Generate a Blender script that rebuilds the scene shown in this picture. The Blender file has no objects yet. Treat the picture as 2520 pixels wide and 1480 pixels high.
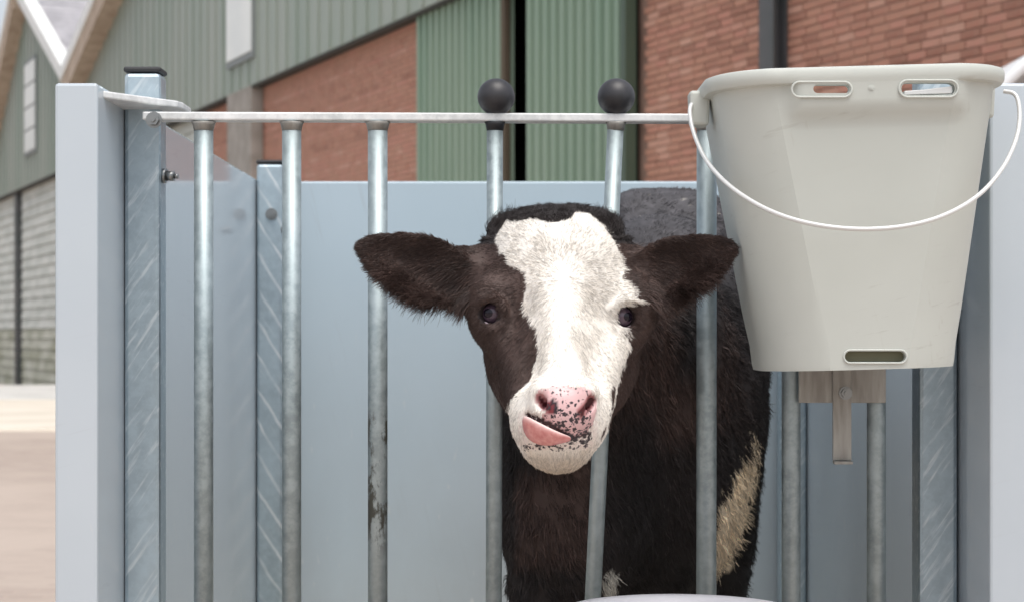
import bpy, math, random
import numpy as np
from mathutils import Vector, Matrix
from mathutils.bvhtree import BVHTree

random.seed(7); rng = np.random.default_rng(7)
scene = bpy.context.scene
col = scene.collection

# ------------------------------------------------------------------ camera, sky, sun, exposure
ZC = 0.75            # camera height
GD = 2.60            # distance camera to gate plane (gate plane is Y = 0)
F = 4810.0           # focal length in units of a 2520 wide picture
HOR = 820.0          # horizon row in the same units
cam = bpy.data.cameras.new('camera'); camo = bpy.data.objects.new('camera', cam); col.objects.link(camo)
camo.location = (0, -GD, ZC); camo.rotation_euler = (math.radians(90), 0, 0)
cam.sensor_width = 36; cam.lens = F / 2520 * 36; cam.shift_y = (HOR - 740) / 2520
cam.clip_start = 0.05; cam.clip_end = 2000
cam.dof.use_dof = True; cam.dof.focus_distance = 2.38; cam.dof.aperture_fstop = 10.5
scene.camera = camo
world = bpy.data.worlds.new('World'); scene.world = world; world.use_nodes = True
wn = world.node_tree.nodes; wl = world.node_tree.links
SUN_EL, SUN_AZ = math.radians(68), math.radians(160)
sky = wn.new('ShaderNodeTexSky'); sky.sky_type = 'NISHITA'; sky.sun_disc = False
sky.sun_elevation = SUN_EL; sky.sun_rotation = SUN_AZ; sky.dust_density = 4.0; sky.air_density = 1.0; sky.ozone_density = 1.0
hs = wn.new('ShaderNodeHueSaturation'); hs.inputs['Saturation'].default_value = 0.38
wl.new(sky.outputs[0], hs.inputs['Color'])
bg = wn['Background']; wl.new(hs.outputs[0], bg.inputs[0]); bg.inputs[1].default_value = 0.15
sun = bpy.data.lights.new('sun', 'SUN'); suno = bpy.data.objects.new('sun', sun); col.objects.link(suno)
sun.energy = 1.0; sun.angle = math.radians(45); sun.color = (1.0, 0.95, 0.88)
sd = Vector((math.sin(SUN_AZ) * math.cos(SUN_EL), math.cos(SUN_AZ) * math.cos(SUN_EL), math.sin(SUN_EL)))
suno.rotation_euler = sd.to_track_quat('Z', 'Y').to_euler(); suno.location = (0, 0, 20)
scene.view_settings.view_transform = 'Standard'; scene.view_settings.look = 'None'
scene.view_settings.exposure = 0.50; scene.view_settings.gamma = 1
scene.cycles.max_bounces = 8

# ------------------------------------------------------------------ helpers
def W(px, py, d):
    return np.array([(px - 1260) * d / F, d - GD, ZC + (HOR - py) * d / F])
def srgb(*c):
    return tuple(((v / 255) / 12.92 if v / 255 <= 0.04045 else ((v / 255 + 0.055) / 1.055) ** 2.4) for v in c)
def tag(o, label=None, cat=None, group=None, kind=None):
    if label: o['label'] = label
    if cat: o['category'] = cat
    if group: o['group'] = group
    if kind: o['kind'] = kind
    return o
def empty(name, loc, label=None, cat=None, group=None):
    o = bpy.data.objects.new(name, None); col.objects.link(o); o.location = loc; o.empty_display_size = 0.1
    return tag(o, label, cat, group)
def root_loc(p):
    v = Vector((0, 0, 0))
    while p is not None:
        v += p.location; p = p.parent
    return v
class MB:
    """collects shapes in world coordinates; build() links them as one mesh object"""
    def __init__(s): s.v = []; s.f = []; s.smooth = []
    def add(s, vs, fs, smooth=False):
        b = len(s.v); s.v += [tuple(map(float, p)) for p in vs]
        s.f += [tuple(i + b for i in f) for f in fs]; s.smooth += [smooth] * len(fs); return s
    def box(s, lo, hi):
        (a, b, c), (d, e, f) = lo, hi
        return s.add([(a,b,c),(d,b,c),(d,e,c),(a,e,c),(a,b,f),(d,b,f),(d,e,f),(a,e,f)],
                     [(0,3,2,1),(4,5,6,7),(0,1,5,4),(1,2,6,5),(2,3,7,6),(3,0,4,7)])
    def prism(s, poly, ext):
        """poly: list of 3D points, ext: extrusion vector"""
        n = len(poly); ext = np.array(ext, float); P = [np.array(p, float) for p in poly]
        vs = P + [p + ext for p in P]
        fs = [tuple(range(n))[::-1], tuple(range(n, 2 * n))] + [(i, (i + 1) % n, (i + 1) % n + n, i + n) for i in range(n)]
        return s.add(vs, fs)
    def tube(s, pts, r, seg=12, cap=True):
        pts = [np.array(p, float) for p in pts]; n = len(pts)
        rs = r if hasattr(r, '__len__') else [r] * n
        t0 = pts[1] - pts[0]; t0 /= np.linalg.norm(t0)
        up = np.array([0, 0, 1.0]) if abs(t0[2]) < .9 else np.array([1.0, 0, 0])
        a = np.cross(t0, up); a /= np.linalg.norm(a); vs = []; fs = []
        for i in range(n):
            t = pts[min(i + 1, n - 1)] - pts[max(i - 1, 0)]; t /= np.linalg.norm(t)
            a = a - t * a.dot(t); a /= np.linalg.norm(a); b = np.cross(t, a)
            for k in range(seg):
                q = 2 * math.pi * k / seg; vs.append(pts[i] + rs[i] * (math.cos(q) * a + math.sin(q) * b))
        for i in range(n - 1):
            for k in range(seg):
                fs.append((i*seg+k, i*seg+(k+1)%seg, (i+1)*seg+(k+1)%seg, (i+1)*seg+k))
        s.add(vs, fs, True)
        if cap:
            b = len(s.v) - len(vs)
            s.f += [tuple(b + k for k in range(seg))[::-1], tuple(b + (n-1)*seg + k for k in range(seg))]; s.smooth += [False, False]
        return s
    def lathe(s, prof, c, seg=32, axis='z'):
        vs = []; fs = []; n = len(prof)
        for (r, h) in prof:
            for k in range(seg):
                q = 2 * math.pi * k / seg
                p = (r * math.cos(q), r * math.sin(q), h)
                if axis == 'y': p = (p[0], p[2], p[1])
                if axis == 'x': p = (p[2], p[0], p[1])
                vs.append((p[0] + c[0], p[1] + c[1], p[2] + c[2]))
        for i in range(n - 1):
            for k in range(seg):
                fs.append((i*seg+k, i*seg+(k+1)%seg, (i+1)*seg+(k+1)%seg, (i+1)*seg+k))
        return s.add(vs, fs, True)
    def build(s, name, mat, parent=None, bevel=0, fix=True, subsurf=0):
        L = root_loc(parent) if parent is not None else Vector((0, 0, 0))
        me = bpy.data.meshes.new(name)
        me.from_pydata([(p[0]-L[0], p[1]-L[1], p[2]-L[2]) for p in s.v], [], s.f)
        me.polygons.foreach_set('use_smooth', s.smooth)
        if fix:
            import bmesh
            bm = bmesh.new(); bm.from_mesh(me); bmesh.ops.recalc_face_normals(bm, faces=bm.faces); bm.to_mesh(me); bm.free()
        me.update(); me.materials.append(mat)
        o = bpy.data.objects.new(name, me); col.objects.link(o)
        if parent is not None: o.parent = parent
        if bevel:
            m = o.modifiers.new('bevel', 'BEVEL'); m.width = bevel; m.segments = 2; m.limit_method = 'ANGLE'; m.angle_limit = math.radians(40)
        if subsurf:
            m = o.modifiers.new('s', 'SUBSURF'); m.levels = m.render_levels = subsurf
        return o
def box(name, lo, hi, mat, parent=None, bevel=0):
    return MB().box(lo, hi).build(name, mat, parent, bevel)

# ---- materials
def mat(name, colr, rough=0.6, metal=0.0, spec=0.5):
    m = bpy.data.materials.new(name); m.use_nodes = True
    b = m.node_tree.nodes['Principled BSDF']
    b.inputs['Base Color'].default_value = (*colr, 1); b.inputs['Roughness'].default_value = rough
    b.inputs['Metallic'].default_value = metal; b.inputs['Specular IOR Level'].default_value = spec
    return m
def N(m, t, **kw):
    n = m.node_tree.nodes.new(t)
    for k, v in kw.items():
        if k in n.inputs.keys(): n.inputs[k].default_value = v
        else: setattr(n, k, v)
    return n
def LK(m, a, b): m.node_tree.links.new(a, b)
def coords(m, scale=(1, 1, 1), rot=(0, 0, 0)):
    tc = N(m, 'ShaderNodeTexCoord'); mp = N(m, 'ShaderNodeMapping')
    mp.inputs['Scale'].default_value = scale; mp.inputs['Rotation'].default_value = rot
    LK(m, tc.outputs['Object'], mp.inputs['Vector']); return mp.outputs[0]
def ramp(m, fac, stops):
    r = N(m, 'ShaderNodeValToRGB'); e = r.color_ramp.elements
    while len(e) < len(stops): e.new(0.5)
    for el, (p, c) in zip(e, stops): el.position = p; el.color = (*c, 1) if len(c) == 3 else c
    LK(m, fac, r.inputs[0]); return r.outputs[0]
def bump(m, h, strength=0.2, dist=0.002):
    b = N(m, 'ShaderNodeBump'); b.inputs['Strength'].default_value = strength; b.inputs['Distance'].default_value = dist
    LK(m, h, b.inputs['Height']); LK(m, b.outputs[0], m.node_tree.nodes['Principled BSDF'].inputs['Normal'])
def noisy(name, c1, c2, scale=6, rough=0.6, metal=0, detail=6, stretch=(1, 1, 1), bumps=0.0, bdist=0.002, spec=0.5, lo=.35, hi=.65):
    m = mat(name, c1, rough, metal, spec); v = coords(m, stretch)
    n = N(m, 'ShaderNodeTexNoise', Scale=scale, Detail=detail); LK(m, v, n.inputs['Vector'])
    LK(m, ramp(m, n.outputs[0], [(lo, c1), (hi, c2)]), m.node_tree.nodes['Principled BSDF'].inputs['Base Color'])
    if bumps: bump(m, n.outputs[0], bumps, bdist)
    return m
def mixc(m, fac, a, b):
    x = N(m, 'ShaderNodeMix', data_type='RGBA')
    if isinstance(fac, float): x.inputs[0].default_value = fac
    else: LK(m, fac, x.inputs[0])
    for s, v in ((6, a), (7, b)):
        if isinstance(v, tuple): x.inputs[s].default_value = (*v, 1)
        else: LK(m, v, x.inputs[s])
    return x.outputs[2]

def galvanised(name, base=(.39, .455, .47), dark=(.27, .325, .34), streak=0.0, rough=.50, dirt=None, srot=0.6, metal=.7, chev=0):
    m = mat(name, base, rough, metal); P = m.node_tree.nodes['Principled BSDF']; v = coords(m)
    n1 = N(m, 'ShaderNodeTexNoise', Scale=70.0, Detail=5.0, Roughness=.65); LK(m, v, n1.inputs['Vector'])
    n2 = N(m, 'ShaderNodeTexNoise', Scale=9.0, Detail=3.0); LK(m, coords(m, (1, 1, .35)), n2.inputs['Vector'])
    c = mixc(m, ramp(m, n1.outputs[0], [(.40, (0,)*3), (.62, (1,)*3)]), dark, base)
    c = mixc(m, ramp(m, n2.outputs[0], [(.4, (0,)*3), (.7, (.55,)*3)]), c, tuple(min(1, x * 1.35) for x in base))
    if streak:
        w = N(m, 'ShaderNodeTexNoise', Scale=1.0, Detail=3.0, Roughness=.6); mp2 = N(m, 'ShaderNodeMapping'); mp2.inputs['Scale'].default_value = (150, 150, 13)
        LK(m, coords(m, (1, 1, 1), (0, -srot, 0)), mp2.inputs['Vector']); LK(m, mp2.outputs[0], w.inputs['Vector'])
        c = mixc(m, ramp(m, w.outputs[0], [(.54, (0,)*3), (.68, (streak,)*3)]), c, (.72, .78, .80))
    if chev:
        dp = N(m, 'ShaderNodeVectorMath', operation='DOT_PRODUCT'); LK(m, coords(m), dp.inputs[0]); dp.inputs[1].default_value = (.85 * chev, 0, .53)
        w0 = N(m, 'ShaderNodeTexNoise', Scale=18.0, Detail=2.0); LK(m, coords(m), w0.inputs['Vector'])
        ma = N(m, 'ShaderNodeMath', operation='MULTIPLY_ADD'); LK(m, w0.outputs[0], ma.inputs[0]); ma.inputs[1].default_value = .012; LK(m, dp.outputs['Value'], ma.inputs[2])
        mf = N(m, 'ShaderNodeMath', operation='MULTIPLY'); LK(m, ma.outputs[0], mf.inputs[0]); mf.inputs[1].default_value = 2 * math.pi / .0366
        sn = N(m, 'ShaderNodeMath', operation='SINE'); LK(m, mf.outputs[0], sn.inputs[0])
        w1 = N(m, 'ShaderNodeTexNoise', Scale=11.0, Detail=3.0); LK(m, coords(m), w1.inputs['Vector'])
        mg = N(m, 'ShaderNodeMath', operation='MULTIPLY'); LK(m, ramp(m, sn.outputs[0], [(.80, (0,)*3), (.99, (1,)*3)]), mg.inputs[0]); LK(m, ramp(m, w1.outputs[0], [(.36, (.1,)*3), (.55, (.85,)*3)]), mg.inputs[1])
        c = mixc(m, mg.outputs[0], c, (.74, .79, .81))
    if dirt:
        z0, z1 = dirt
        sx = N(m, 'ShaderNodeSeparateXYZ'); LK(m, coords(m), sx.inputs[0])
        mr = N(m, 'ShaderNodeMapRange'); mr.inputs[1].default_value = z0; mr.inputs[2].default_value = z0 + .05; LK(m, sx.outputs[2], mr.inputs[0])
        mr2 = N(m, 'ShaderNodeMapRange'); mr2.inputs[1].default_value = z1; mr2.inputs[2].default_value = z1 - .02; LK(m, sx.outputs[2], mr2.inputs[0])
        mu = N(m, 'ShaderNodeMath', operation='MULTIPLY'); LK(m, mr.outputs[0], mu.inputs[0]); LK(m, mr2.outputs[0], mu.inputs[1])
        dn = N(m, 'ShaderNodeTexNoise', Scale=45.0, Detail=6.0, Roughness=.7); LK(m, coords(m, (1, 1, .45)), dn.inputs['Vector'])
        mu2 = N(m, 'ShaderNodeMath', operation='MULTIPLY'); LK(m, mu.outputs[0], mu2.inputs[0])
        LK(m, ramp(m, dn.outputs[0], [(.46, (0,)*3), (.54, (1,)*3)]), mu2.inputs[1])
        c = mixc(m, mu2.outputs[0], c, (.06, .062, .05))
        mm = N(m, 'ShaderNodeMath', operation='MULTIPLY_ADD'); LK(m, mu2.outputs[0], mm.inputs[0]); mm.inputs[1].default_value = -metal; mm.inputs[2].default_value = metal
        LK(m, mm.outputs[0], P.inputs['Metallic'])
    LK(m, c, P.inputs['Base Color']); 
    r = ramp(m, n1.outputs[0], [(.3, (rough - .08,)*3), (.7, (rough + .12,)*3)]); LK(m, r, P.inputs['Roughness'])
    bump(m, n1.outputs[0], .12, .001)
    return m

M = {}
M['bar'] = galvanised('galvanised_tube')
M['bar_dirty'] = galvanised('galvanised_tube_dirty', dirt=(ZC - 565/1850 - .15, ZC - 178/1850 - .15))
M['post'] = galvanised('galvanised_post', base=(.42, .51, .56), dark=(.36, .44, .49), streak=.6, rough=.38)
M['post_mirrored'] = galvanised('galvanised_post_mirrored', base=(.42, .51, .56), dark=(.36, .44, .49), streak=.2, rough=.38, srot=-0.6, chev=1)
M['zinc_light'] = galvanised('zinc_plate', base=(.74, .76, .75), dark=(.56, .58, .58), rough=.5, metal=.15)
M['zinc_bracket'] = noisy('weathered_bracket', (.27, .255, .23), (.40, .39, .36), 30, .5, .35, stretch=(3, 3, .4), bumps=.15)
M['bolt'] = mat('bolt_steel', (.30, .31, .31), .32, .9)
M['black_cap'] = mat('black_plastic_cap', (.02, .021, .024), .5)
M['rubber'] = noisy('black_rubber', (.018, .018, .021), (.035, .034, .038), 40, .42, bumps=.05)
M['panel'] = noisy('grey_blue_plastic_panel', (.43, .535, .60), (.47, .57, .635), 2.2, .30, bumps=.02)
M['panel_side'] = noisy('glossy_grey_blue_panel', (.50, .56, .61), (.54, .60, .645), 2.2, .09, bumps=.004, bdist=.001)
M['bucket'] = noisy('bucket_plastic', (.51, .535, .495), (.55, .575, .535), 5, .42, bumps=.02)
M['bucket_white'] = noisy('lilac_white_plastic', (.56, .555, .59), (.62, .61, .64), 4, .45)
M['wire_white'] = mat('white_coated_wire', (.70, .71, .70), .32, .15)
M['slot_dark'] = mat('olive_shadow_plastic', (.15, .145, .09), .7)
M['floor_mat'] = noisy('pen_floor_grey', (.10, .095, .085), (.18, .16, .13), 12, .9, bumps=.3)
M['straw'] = noisy('straw', (.40, .37, .315), (.52, .485, .42), 30, .8)

def shade_and_soil(m, z0, z1, amount, colr=(.31, .305, .31)):  # painted shade deepening towards the panel bottom, broken up with muck noise
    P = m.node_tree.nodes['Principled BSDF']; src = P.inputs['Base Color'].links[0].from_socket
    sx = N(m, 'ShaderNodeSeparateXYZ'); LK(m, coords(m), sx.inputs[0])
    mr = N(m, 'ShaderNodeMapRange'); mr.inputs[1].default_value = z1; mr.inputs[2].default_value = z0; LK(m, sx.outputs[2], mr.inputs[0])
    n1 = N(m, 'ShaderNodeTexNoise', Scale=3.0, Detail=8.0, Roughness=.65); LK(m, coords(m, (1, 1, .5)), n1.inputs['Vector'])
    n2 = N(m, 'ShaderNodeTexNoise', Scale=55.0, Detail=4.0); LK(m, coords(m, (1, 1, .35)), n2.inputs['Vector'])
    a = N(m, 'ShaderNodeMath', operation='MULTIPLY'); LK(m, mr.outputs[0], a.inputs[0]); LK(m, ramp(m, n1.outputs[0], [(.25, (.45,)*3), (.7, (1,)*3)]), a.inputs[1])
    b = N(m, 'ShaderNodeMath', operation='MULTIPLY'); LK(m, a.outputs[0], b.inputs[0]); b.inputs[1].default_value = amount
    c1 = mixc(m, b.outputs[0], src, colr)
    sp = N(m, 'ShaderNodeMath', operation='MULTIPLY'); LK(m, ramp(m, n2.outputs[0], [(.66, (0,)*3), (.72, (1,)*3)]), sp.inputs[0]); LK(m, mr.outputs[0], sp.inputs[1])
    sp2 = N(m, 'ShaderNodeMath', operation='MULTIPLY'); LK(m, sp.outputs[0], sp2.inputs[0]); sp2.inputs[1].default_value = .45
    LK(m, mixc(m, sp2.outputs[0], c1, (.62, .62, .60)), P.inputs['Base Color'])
def scuff(m, amount, colr, scale=(14, 14, 160), lo=.60, rough=.15, rot=(0, 0.25, 0)):
    P = m.node_tree.nodes['Principled BSDF']; src = P.inputs['Base Color'].links[0].from_socket
    mp2 = N(m, 'ShaderNodeMapping'); mp2.inputs['Scale'].default_value = scale; LK(m, coords(m, (1, 1, 1), rot), mp2.inputs['Vector'])
    n1 = N(m, 'ShaderNodeTexNoise', Scale=1.0, Detail=5.0, Roughness=.6); LK(m, mp2.outputs[0], n1.inputs['Vector'])
    n2 = N(m, 'ShaderNodeTexNoise', Scale=7.0, Detail=3.0); LK(m, coords(m), n2.inputs['Vector'])
    a = N(m, 'ShaderNodeMath', operation='MULTIPLY'); LK(m, ramp(m, n1.outputs[0], [(lo, (0,)*3), (lo + .08, (amount,)*3)]), a.inputs[0]); LK(m, ramp(m, n2.outputs[0], [(.45, (0,)*3), (.65, (1,)*3)]), a.inputs[1])
    LK(m, mixc(m, a.outputs[0], src, colr), P.inputs['Base Color'])
    r0 = P.inputs['Roughness'].default_value; mr = N(m, 'ShaderNodeMapRange'); mr.inputs[3].default_value = r0; mr.inputs[4].default_value = r0 + rough; LK(m, n2.outputs[0], mr.inputs[0]); LK(m, mr.outputs[0], P.inputs['Roughness'])
scuff(M['bucket'], .35, (.36, .36, .32), (20, 20, 150), .60); scuff(M['bucket'], .30, (.40, .385, .33), (130, 130, 6), .62)
scuff(M['panel'], .25, (.36, .40, .43), (90, 90, 4), .58); scuff(M['panel_side'], .22, (.40, .43, .46), (5, 9, 120), .60, .03)
shade_and_soil(M['panel'], .2, .95, .6); shade_and_soil(M['panel_side'], .1, .9, .22)

# ------------------------------------------------------------------ ground
m = mat('clay_paving', (.4, .33, .29), .85); v = coords(m)
n = N(m, 'ShaderNodeTexNoise', Scale=.55, Detail=8.0, Roughness=.6); LK(m, v, n.inputs['Vector'])
n2 = N(m, 'ShaderNodeTexBrick', Scale=4.5); LK(m, v, n2.inputs['Vector'])
n2.inputs['Color1'].default_value = (.34, .275, .235, 1); n2.inputs['Color2'].default_value = (.41, .34, .29, 1); n2.inputs['Mortar'].default_value = (.40, .32, .27, 1)
c = mixc(m, ramp(m, n.outputs[0], [(.42, (0,)*3), (.58, (.9,)*3)]), n2.outputs[0], (.45, .375, .32))
LK(m, c, m.node_tree.nodes['Principled BSDF'].inputs['Base Color']); M['paving'] = m
M['concrete'] = noisy('pale_concrete', (.60, .54, .45), (.72, .66, .57), 1.2, .85, bumps=.1)
M['concrete_grey'] = noisy('grey_concrete', (.50, .49, .46), (.62, .61, .58), 1.5, .85, bumps=.1)
g = MB().add([(x, y, z) for y, z in ((-600, 0), (25.3, 0), (27.5, -.62), (900, -.62)) for x in (-600, 600)], [(0, 1, 3, 2), (2, 3, 5, 4), (4, 5, 7, 6)]).build('ground', M['paving'])
tag(g, kind='structure')
D_KERB = ZC * F / 240
kb = MB().box((-60, D_KERB - GD, -.3), (4.0, 21.7 - GD, .02)).build('pavement_strip', M['concrete'], None, .02); tag(kb, kind='structure')
kb2 = MB().box((-60, 21.702 - GD, -.7), (-2.0, 27.6 - GD, .03)).build('kerb_strip', M['concrete_grey'], None, .02); tag(kb2, kind='structure')

# ------------------------------------------------------------------ barn: facade frame
VPX, KF = -750.0, 40400.0
UX, UY = (VPX - 1260), F; _l = math.hypot(UX, UY); U = np.array([UX / _l, UY / _l, 0.0])
NF = np.array([-U[1], U[0], 0.0]);  # points to the yard
if NF[1] > 0: NF = -NF
def dfac(px): return KF / (px - VPX)
D0 = dfac(1700); P0 = np.array([(1700 - 1260) * D0 / F, D0 - GD, 0.0])
def tof(px, off=0.0):
    d = dof(px, off); p = np.array([(px - 1260) * d / F, d - GD, 0]) - P0 - off * NF; return p.dot(U)
def zof(px, py, off=0.0): return ZC + (HOR - py) * dof(px, off) / F
def dof(px, off=0.0):
    rx = (px - 1260) / F; q = P0 + off * NF
    return (q[0] * NF[0] + (q[1] + GD) * NF[1]) / (rx * NF[0] + NF[1])
def Fp(t, z, off=0.0): return P0 + t * U + off * NF + np.array([0, 0, z])
def Fi(px, py, off=0.0): return Fp(tof(px), zof(px, py), off)
barn = empty('barn', tuple(P0), 'red brick and green clad barn with sliding doors and gables behind the pen', 'barn')
ZG = 4.40      # lower edge of the green cladding
T_R = tof(2900); T_D1, T_D0 = tof(1040), tof(1572); T_B = tof(505); T_END = tof(-60)
def slab(mb, t0, t1, z0, z1, o0, o1):
    vs = []
    for z in (z0, z1):
        for (t, o) in ((t0, o0), (t1, o0), (t1, o1), (t0, o1)): vs.append(Fp(t, z, o))
    return mb.add(vs, [(0,1,2,3),(4,7,6,5),(0,4,5,1),(1,5,6,2),(2,6,7,3),(3,7,4,0)])

M['mortar'] = noisy('mortar', (.20, .125, .095), (.28, .185, .145), 3, .9)
def brick_mat(name, attr):
    m = mat(name, (.3, .15, .1), .85); P = m.node_tree.nodes['Principled BSDF']
    if attr:
        a = N(m, 'ShaderNodeAttribute', attribute_name='rnd'); f = a.outputs['Fac']
    else:
        a = N(m, 'ShaderNodeObjectInfo'); f = a.outputs['Random']
    c = ramp(m, f, [(0, (.29, .13, .092)), (.2, (.40, .19, .135)), (.5, (.46, .235, .165)), (.75, (.47, .215, .16)), (1, (.54, .31, .235))])
    n = N(m, 'ShaderNodeTexNoise', Scale=14.0, Detail=6.0); LK(m, coords(m), n.inputs['Vector'])
    c2 = mixc(m, ramp(m, n.outputs[0], [(.4, (0,)*3), (.75, (.5,)*3)]), c, (.38, .25, .185))
    LK(m, c2, P.inputs['Base Color']); bump(m, n.outputs[0], .3, .004); return m
M['brick'] = brick_mat('red_brick', False); M['brick_far'] = brick_mat('red_brick_far', True)

def wall(name_t0, name_t1, ztop):
    return slab(MB(), name_t0, name_t1, -.7, ztop, -.30, 0.0).build('brick_wall', M['mortar'], barn)
wall_r = wall(T_R, T_D0, 6.0)
wall_l = wall(T_D1, T_B, ZG + .3)
# bricks
BL, BH, BD, JO = .210, .050, .10, .0125
bm_ = MB().box((-BL/2, -.05, -BH/2), (BL/2, .05, BH/2))
bme = []
for k in range(3):
    me = bpy.data.meshes.new('brick')
    vv = [(x + random.uniform(-.003, .003), y + random.uniform(-.001, .001), z + random.uniform(-.002, .002)) for x, y, z in bm_.v]
    me.from_pydata(vv, [], bm_.f); me.materials.append(M['brick']); bme.append(me)
cand = []
for (w_, t0, t1, ztop) in ((wall_r, T_R, T_D0, 6.0), (wall_l, T_D1, T_B, ZG + .3)):
    nrow = int(ztop / (BH + JO))
    for r in range(nrow):
        z = (r + .5) * (BH + JO); t = min(t0, t1) + (.5 if r % 2 else 0) * (BL + JO) * .5
        tm = max(t0, t1)
        while t + BL + JO < tm + .01:
            tc = t + BL / 2 + JO / 2
            p = Fp(tc, z, 0); d = p[1] + GD; px = 1260 + F * p[0] / d; py = HOR - F * (p[2] - ZC) / d
            vis = (1578 < px < 1868 and -8 < py < 455 and not (px > 1720 and py > 175)) or (1940 < px < 2530 and -10 < py < 168)
            cand.append((d if vis else 1e9, w_, tc, z)); t += BL + JO
cand.sort(key=lambda q: q[0])
ang = math.atan2(U[1], U[0])
rest = {wall_r.name: [], wall_l.name: []}
for i, (d, w_, tc, z) in enumerate(cand):
    off = .008 + random.uniform(-.003, .005) - .05
    if d < 1e8 and i < 300:
        o = bpy.data.objects.new('brick', bme[i % 3]); col.objects.link(o); o.parent = w_
        o.location = Vector(Fp(tc, z, off) - P0); o.rotation_euler = (0, 0, ang)
    else: rest[w_.name].append((tc, z, off))
for w_ in (wall_r, wall_l):
    mb = MB(); rn = []; rowv = {}
    for (tc, z, off) in rest[w_.name]:
        slab(mb, tc - BL/2, tc + BL/2, z - BH/2, z + BH/2, off - .03, off + .05); rv = rowv.setdefault(round(z, 3), random.random()); rn += [.55 * rv + .45 * random.random()] * 6
    o = mb.build('brickwork', M['brick_far'], w_, fix=False); o['kind'] = 'stuff'
    a = o.data.attributes.new('rnd', 'FLOAT', 'FACE'); a.data.foreach_set('value', rn)

# doors
def green_mat(name, c1, c2, rough=.5):
    m = noisy(name, c1, c2, .8, rough, stretch=(1, 1, .25), detail=4); return m
M['door_green'] = green_mat('green_corrugated', (.19, .29, .215), (.26, .34, .265))
M['clad_green'] = green_mat('grey_green_cladding', (.26, .31, .265), (.32, .35, .31), .45)
M['wood'] = noisy('brown_timber', (.40, .31, .235), (.54, .45, .36), 4, .7, stretch=(1, 1, .2))
M['shade_and_wall_dark'] = mat('dark_shade_and_wall', (.03, .028, .022), .7)  # shared by the painted soffit shade and the back wall
M['column'] = noisy('dark_painted_steel', (.055, .065, .065), (.085, .085, .09), 3, .45)
M['grey_post'] = noisy('grey_concrete_post', (.27, .25, .22), (.36, .33, .30), 4, .85)
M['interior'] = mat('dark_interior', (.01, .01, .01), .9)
M['white_window'] = noisy('white_window_panel', (.72, .74, .72), (.80, .81, .78), 1.5, .3)
M['frame_grey'] = mat('grey_window_frame', (.20, .22, .22), .5)
M['white_trim'] = noisy('white_trim', (.74, .76, .74), (.82, .83, .81), 3, .5)
M['roof_tile'] = noisy('grey_roof_sheet', (.33, .32, .34), (.47, .46, .48), 2, .7, stretch=(1, 1, 1), bumps=.2)
def corrugated(name, t0, t1, z0, z1, off, pitch, depth, matr, parent, duty=.5):
    mb = MB(); prof = []
    t = min(t0, t1); tm = max(t0, t1)
    while t < tm - 1e-6:
        for (f_, o_) in ((0, 0), (duty - .12, 0), (duty, 1), (1 - .12, 1)):
            tt = t + f_ * pitch
            if tt < tm: prof.append((tt, off + o_ * depth))
        t += pitch
    prof.append((tm, off))
    vs = []; fs = []
    for (a, o) in prof: vs += [Fp(a, z0, o), Fp(a, z1, o)]
    for i in range(len(prof) - 1): fs.append((2*i, 2*i+2, 2*i+3, 2*i+1))
    nb = len(vs)
    for (a, o) in prof: vs += [Fp(a, z0, off - .03), Fp(a, z1, off - .03)]
    for i in range(len(prof) - 1): fs.append((nb+2*i, nb+2*i+1, nb+2*i+3, nb+2*i+2))
    fs += [(0, 1, nb + 1, nb), (nb-2, nb-1, 2*nb-1, 2*nb-2)]
    mb.add(vs, fs); return mb.build(name, matr, parent)
ta, tb = tof(1243, .1), tof(1289, .15)
dl = corrugated('sliding_door', tof(1043), ta, .05, 5.2, .03, .20, .10, M['door_green'], barn)
dr = corrugated('sliding_door', tb, tof(1570), .05, 5.2, .05, .20, .10, M['door_green'], barn)
mb = MB(); slab(mb, ta - .006, ta + .09, .05, 5.2, .05, .112); mb.build('door_edge', mat('dark_brown_edge', (.10, .075, .05), .7), dl)
mb = MB(); slab(mb, tof(1570) - .09, tof(1570) + .01, .05, 5.2, .06, .17); mb.build('door_edge', green_mat('green_edge', (.05, .085, .06), (.07, .10, .07)), dr)
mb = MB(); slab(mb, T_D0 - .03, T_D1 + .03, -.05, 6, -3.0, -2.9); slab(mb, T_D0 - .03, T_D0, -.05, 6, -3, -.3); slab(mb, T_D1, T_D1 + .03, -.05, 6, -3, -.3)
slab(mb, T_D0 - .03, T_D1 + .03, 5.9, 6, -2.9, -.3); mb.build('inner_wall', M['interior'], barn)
# steel column and grey post
tc_ = tof(1903, .08); mb = MB(); slab(mb, tc_ - .11, tc_ + .11, 0, 6.2, .13, .145); slab(mb, tc_ - .11, tc_ + .11, 0, 6.2, .02, .035); slab(mb, tc_ - .006, tc_ + .006, 0, 6.2, .036, .129)
mb.build('steel_column', M['column'], barn)
mb = MB(); slab(mb, tof(650), tof(590), 0, ZG, .02, .20); mb.build('concrete_post', M['grey_post'], barn)

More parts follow.
